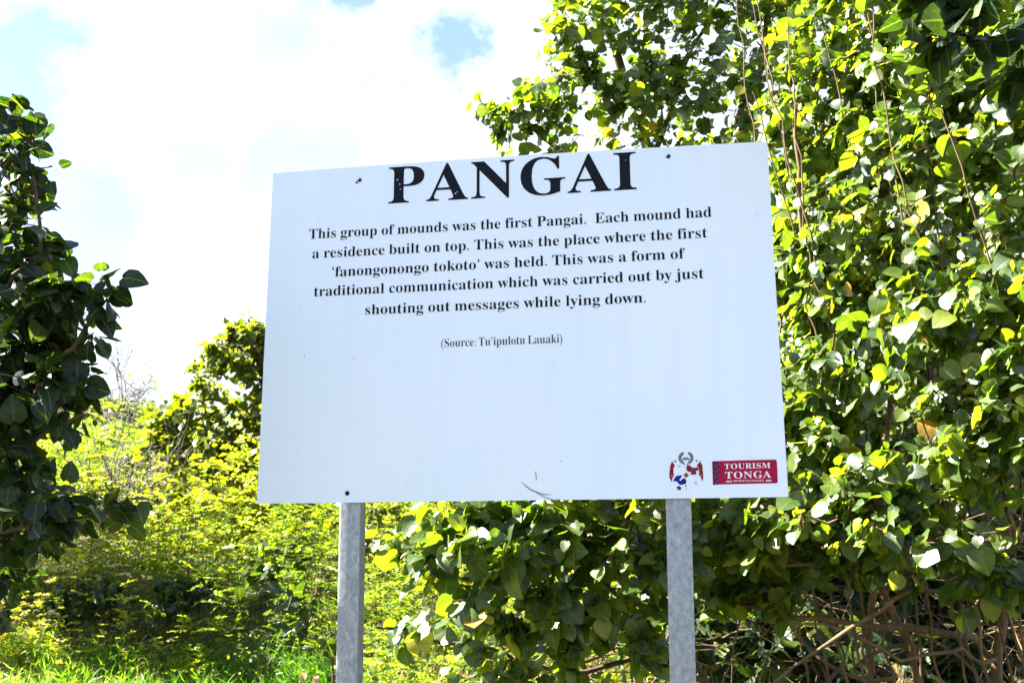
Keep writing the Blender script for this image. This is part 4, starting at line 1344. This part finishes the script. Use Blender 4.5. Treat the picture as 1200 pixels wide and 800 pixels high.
for px, py, Y, rx, ry, lab, lm, sd in FIELD:
    bb = base_at(px, Y)
    plant('field_shrub', lab, 'shrub', bb, [[bb, at(px + 4, py + 8, Y), at(px - 3, py - ry * .6, Y)], [bb, at(px + rx * .4, py + 4, Y - .1)], [bb, at(px - rx * .4, py + 6, Y - .1)]],
          [blob(px, py, Y, rx, ry, .4, 38), blob(px - rx * .5, py + ry * .5, Y - .2, rx * .5, ry * .7, .3, 14), blob(px + rx * .4, py - ry * .3, Y, rx * .6, ry * .9, .3, 16)],
          200 + sd, leaf=.046, per=13, hi=False, leafmat=lm, stem_r=[.02, .014, .014], spread=.30, seg=.10, pet=.04, twig_r=.0026, K=4)

rg = np.random.default_rng(3)
PF = [proto_feather(rg) for _ in range(7)]
PW = [proto_weed(rg) for _ in range(7)]
PS = [proto_straw(rg) for _ in range(6)]
PG = [proto_grass(rg) for _ in range(7)]
q = field_points(12500, 9.3, 27, -.62, .40, 1)
q = np.concatenate([q, field_points(420, 7.2, 9.6, -.14, .18, 14)])
tag(scatter('undergrowth', PF + PF + PW, q, np.random.default_rng(1).lognormal(-.06, .40, len(q)), 1, M['weed']), kind='stuff')
q = np.concatenate([field_points(420, 8.8, 24, -.60, .12, 2), field_points(60, 8.8, 24, .12, .55, 8)])
tag(scatter('dry_stalks', PS, q, np.random.default_rng(2).uniform(.6, 1.2, len(q)), 2, M['straw']), kind='stuff')
q = np.concatenate([field_points(420, 8.2, 9.8, -.62, -.10, 4), field_points(420, 8.0, 9.2, -.50, -.22, 16), field_points(260, 3.0, 8.2, -.62, .5, 6)])
tag(scatter('grass', PG, q, np.random.default_rng(4).uniform(.6, 1.05, len(q)), 4, M['grass']), kind='stuff')

# taller single weeds that stand out of the field
rw = np.random.default_rng(77)
for px, Y, sc, lab in ((205, 12.0, 1.25, 'feathery yellow green weed in front of the grey dry bush'),
                       (330, 11.2, 1.45, 'tall feathery weed nearest to the left edge of the panel'),
                       (268, 12.8, 1.30, 'bright green feathery weed below the mound tree'),
                       (455, 10.4, 1.20, 'feathery weed just right of the left post'),
                       (130, 11.0, 1.05, 'small feathery weed beside the near tree at the left edge'),
                       (370, 10.2, 1.15, 'feathery weed just left of the left post'),
                       (240, 11.0, 1.35, 'tall feathery weed in the middle of the bright slope'),
                       (300, 13.6, 1.5, 'tall feathery weed in front of the foot of the mound tree'),
                       (180, 10.2, 1.0, 'short feathery weed at the edge of the shaded grass')):
    b = base_at(px, Y)
    root = tag(empty('tall_weed', tuple(b)), lab, 'weed', 'tall weeds in the field')
    n = 7
    pts = b + np.column_stack([rw.normal(0, .16, n), rw.normal(0, .16, n), np.zeros(n)])
    scatter('foliage', [proto_feather(rw) for _ in range(4)], pts, rw.uniform(.9, 1.2, n) * sc, 5, M['weed'], parent=root)
    pos, par, rad = [], [], []
    for p in pts:
        e = p + np.array([rw.normal(0, .10), rw.normal(0, .10), .62 * sc])
        for i in range(4):
            pos.append(p + (e - p) * i / 3 - np.array([0, 0, .05 if i == 0 else 0])); par.append(len(pos) - 2 if i else -1); rad.append(.008 * (1 - .22 * i))
    tubes('stem', pos, par, rad, M['bark_tan'], root, 4)

b9 = base_at(395, 7.6)
plant('sapling', 'thin sapling with dark leaves left of the left post', 'sapling', b9,
      [[b9] + stem((392, 760, 7.6), (370, 720, 7.5), (330, 690, 7.4), (300, 672, 7.4)), stem((370, 720, 7.5), (352, 740, 7.4), (330, 745, 7.4))],
      [blob(310, 682, 7.4, 24, 12, .15, 4), blob(345, 715, 7.4, 40, 26, .2, 7), blob(385, 755, 7.5, 28, 28, .2, 6)],
      83, leaf=.072, per=5, leafmat='leaf_dark', stem_r=[.010, .008], spread=.2)


# dry tangle of fallen twigs and vines under the right bush
def tangle():
    rng = np.random.default_rng(9)
    for name, mat, cnt, r0, l0, l1 in (('dry_twigs', 'bark', 520, -5.75, .25, 1.0), ('vine_stems', 'bark_tan', 120, -4.95, .8, 2.0)):
        pos, par, rad = [], [], []
        for _ in range(cnt):
            px, Y = rng.uniform(640, 1330), rng.uniform(5.7, 8.6)
            py = rng.uniform(570, 850) if px > 820 else rng.uniform(690, 850)
            p = at(px, py, Y)
            p[2] = max(p[2], float(gz(p[0], p[1])) + .02)
            d = unit(np.array([rng.normal(0, 1), rng.normal(0, .5), rng.normal(.1, .45)]))
            L_ = rng.uniform(l0, l1)
            r = rng.lognormal(r0, .5)
            k = 9
            bend = rng.normal(0, .13, 3) + np.array([0, 0, -.09])
            pos.append(p); par.append(-1); rad.append(r)
            for i in range(k):
                d = unit(d + bend + rng.normal(0, .07, 3))
                p = p + d * L_ / k
                p = np.array([p[0], p[1], max(p[2], float(gz(p[0], p[1])) + .01)])
                pos.append(p); par.append(len(pos) - 2); rad.append(r * (1 - .07 * (i + 1)))
        tag(tubes(name, pos, par, rad, M[mat], None, 5), kind='stuff')
    q_ = []
    for _ in range(170):
        px, Y = rng.uniform(440, 1330), rng.uniform(6.3, 9.2)
        x = at(px, 700, Y)[0]
        q_.append((x, Y, float(gz(x, Y)) - .02))
    q_ = np.array(q_)
    tag(scatter('dry_grass', PS, q_, rng.uniform(.6, 1.3, len(q_)), 12, M['straw']), kind='stuff')


tangle()


# curled dead leaves caught on the growth by the left post
M['dead_leaf'] = leaf_material('dead leaf', [(0, (.30, .17, .07)), (1, (.48, .33, .22))], veins=True, trans=.25, rough=.6, trans_gain=(1.1, 1.0, .8))


def dead_leaf(px, py, Y, lab, seed):
    rng = np.random.default_rng(seed)
    p = at(px, py, Y)
    root = tag(empty('dead_leaf', tuple(p)), lab, 'leaf', 'curled dead leaves by the left post')
    leaves_mesh('blade', p[None], np.array([[.25 * (1 if seed % 2 else -1), -.3, -.9]]), np.array([[-.3, -.8, .3]]), np.array([.055]), np.array([.2 + .6 * (seed % 2)]), M['dead_leaf'], root, rng)
    b = base_at(px, Y)
    pts = np.array([b - [0, 0, .03], (b + p) / 2 + [.02, 0, 0], p])
    tubes('stalk', pts, [-1, 0, 1], [.003, .0025, .002], M['bark_tan'], root, 4)


dead_leaf(357, 789, 7.2, 'orange brown curled dead leaf beside the foot of the left post', 4)
dead_leaf(370, 793, 7.15, 'pale pinkish curled dead leaf next to the left post', 5)
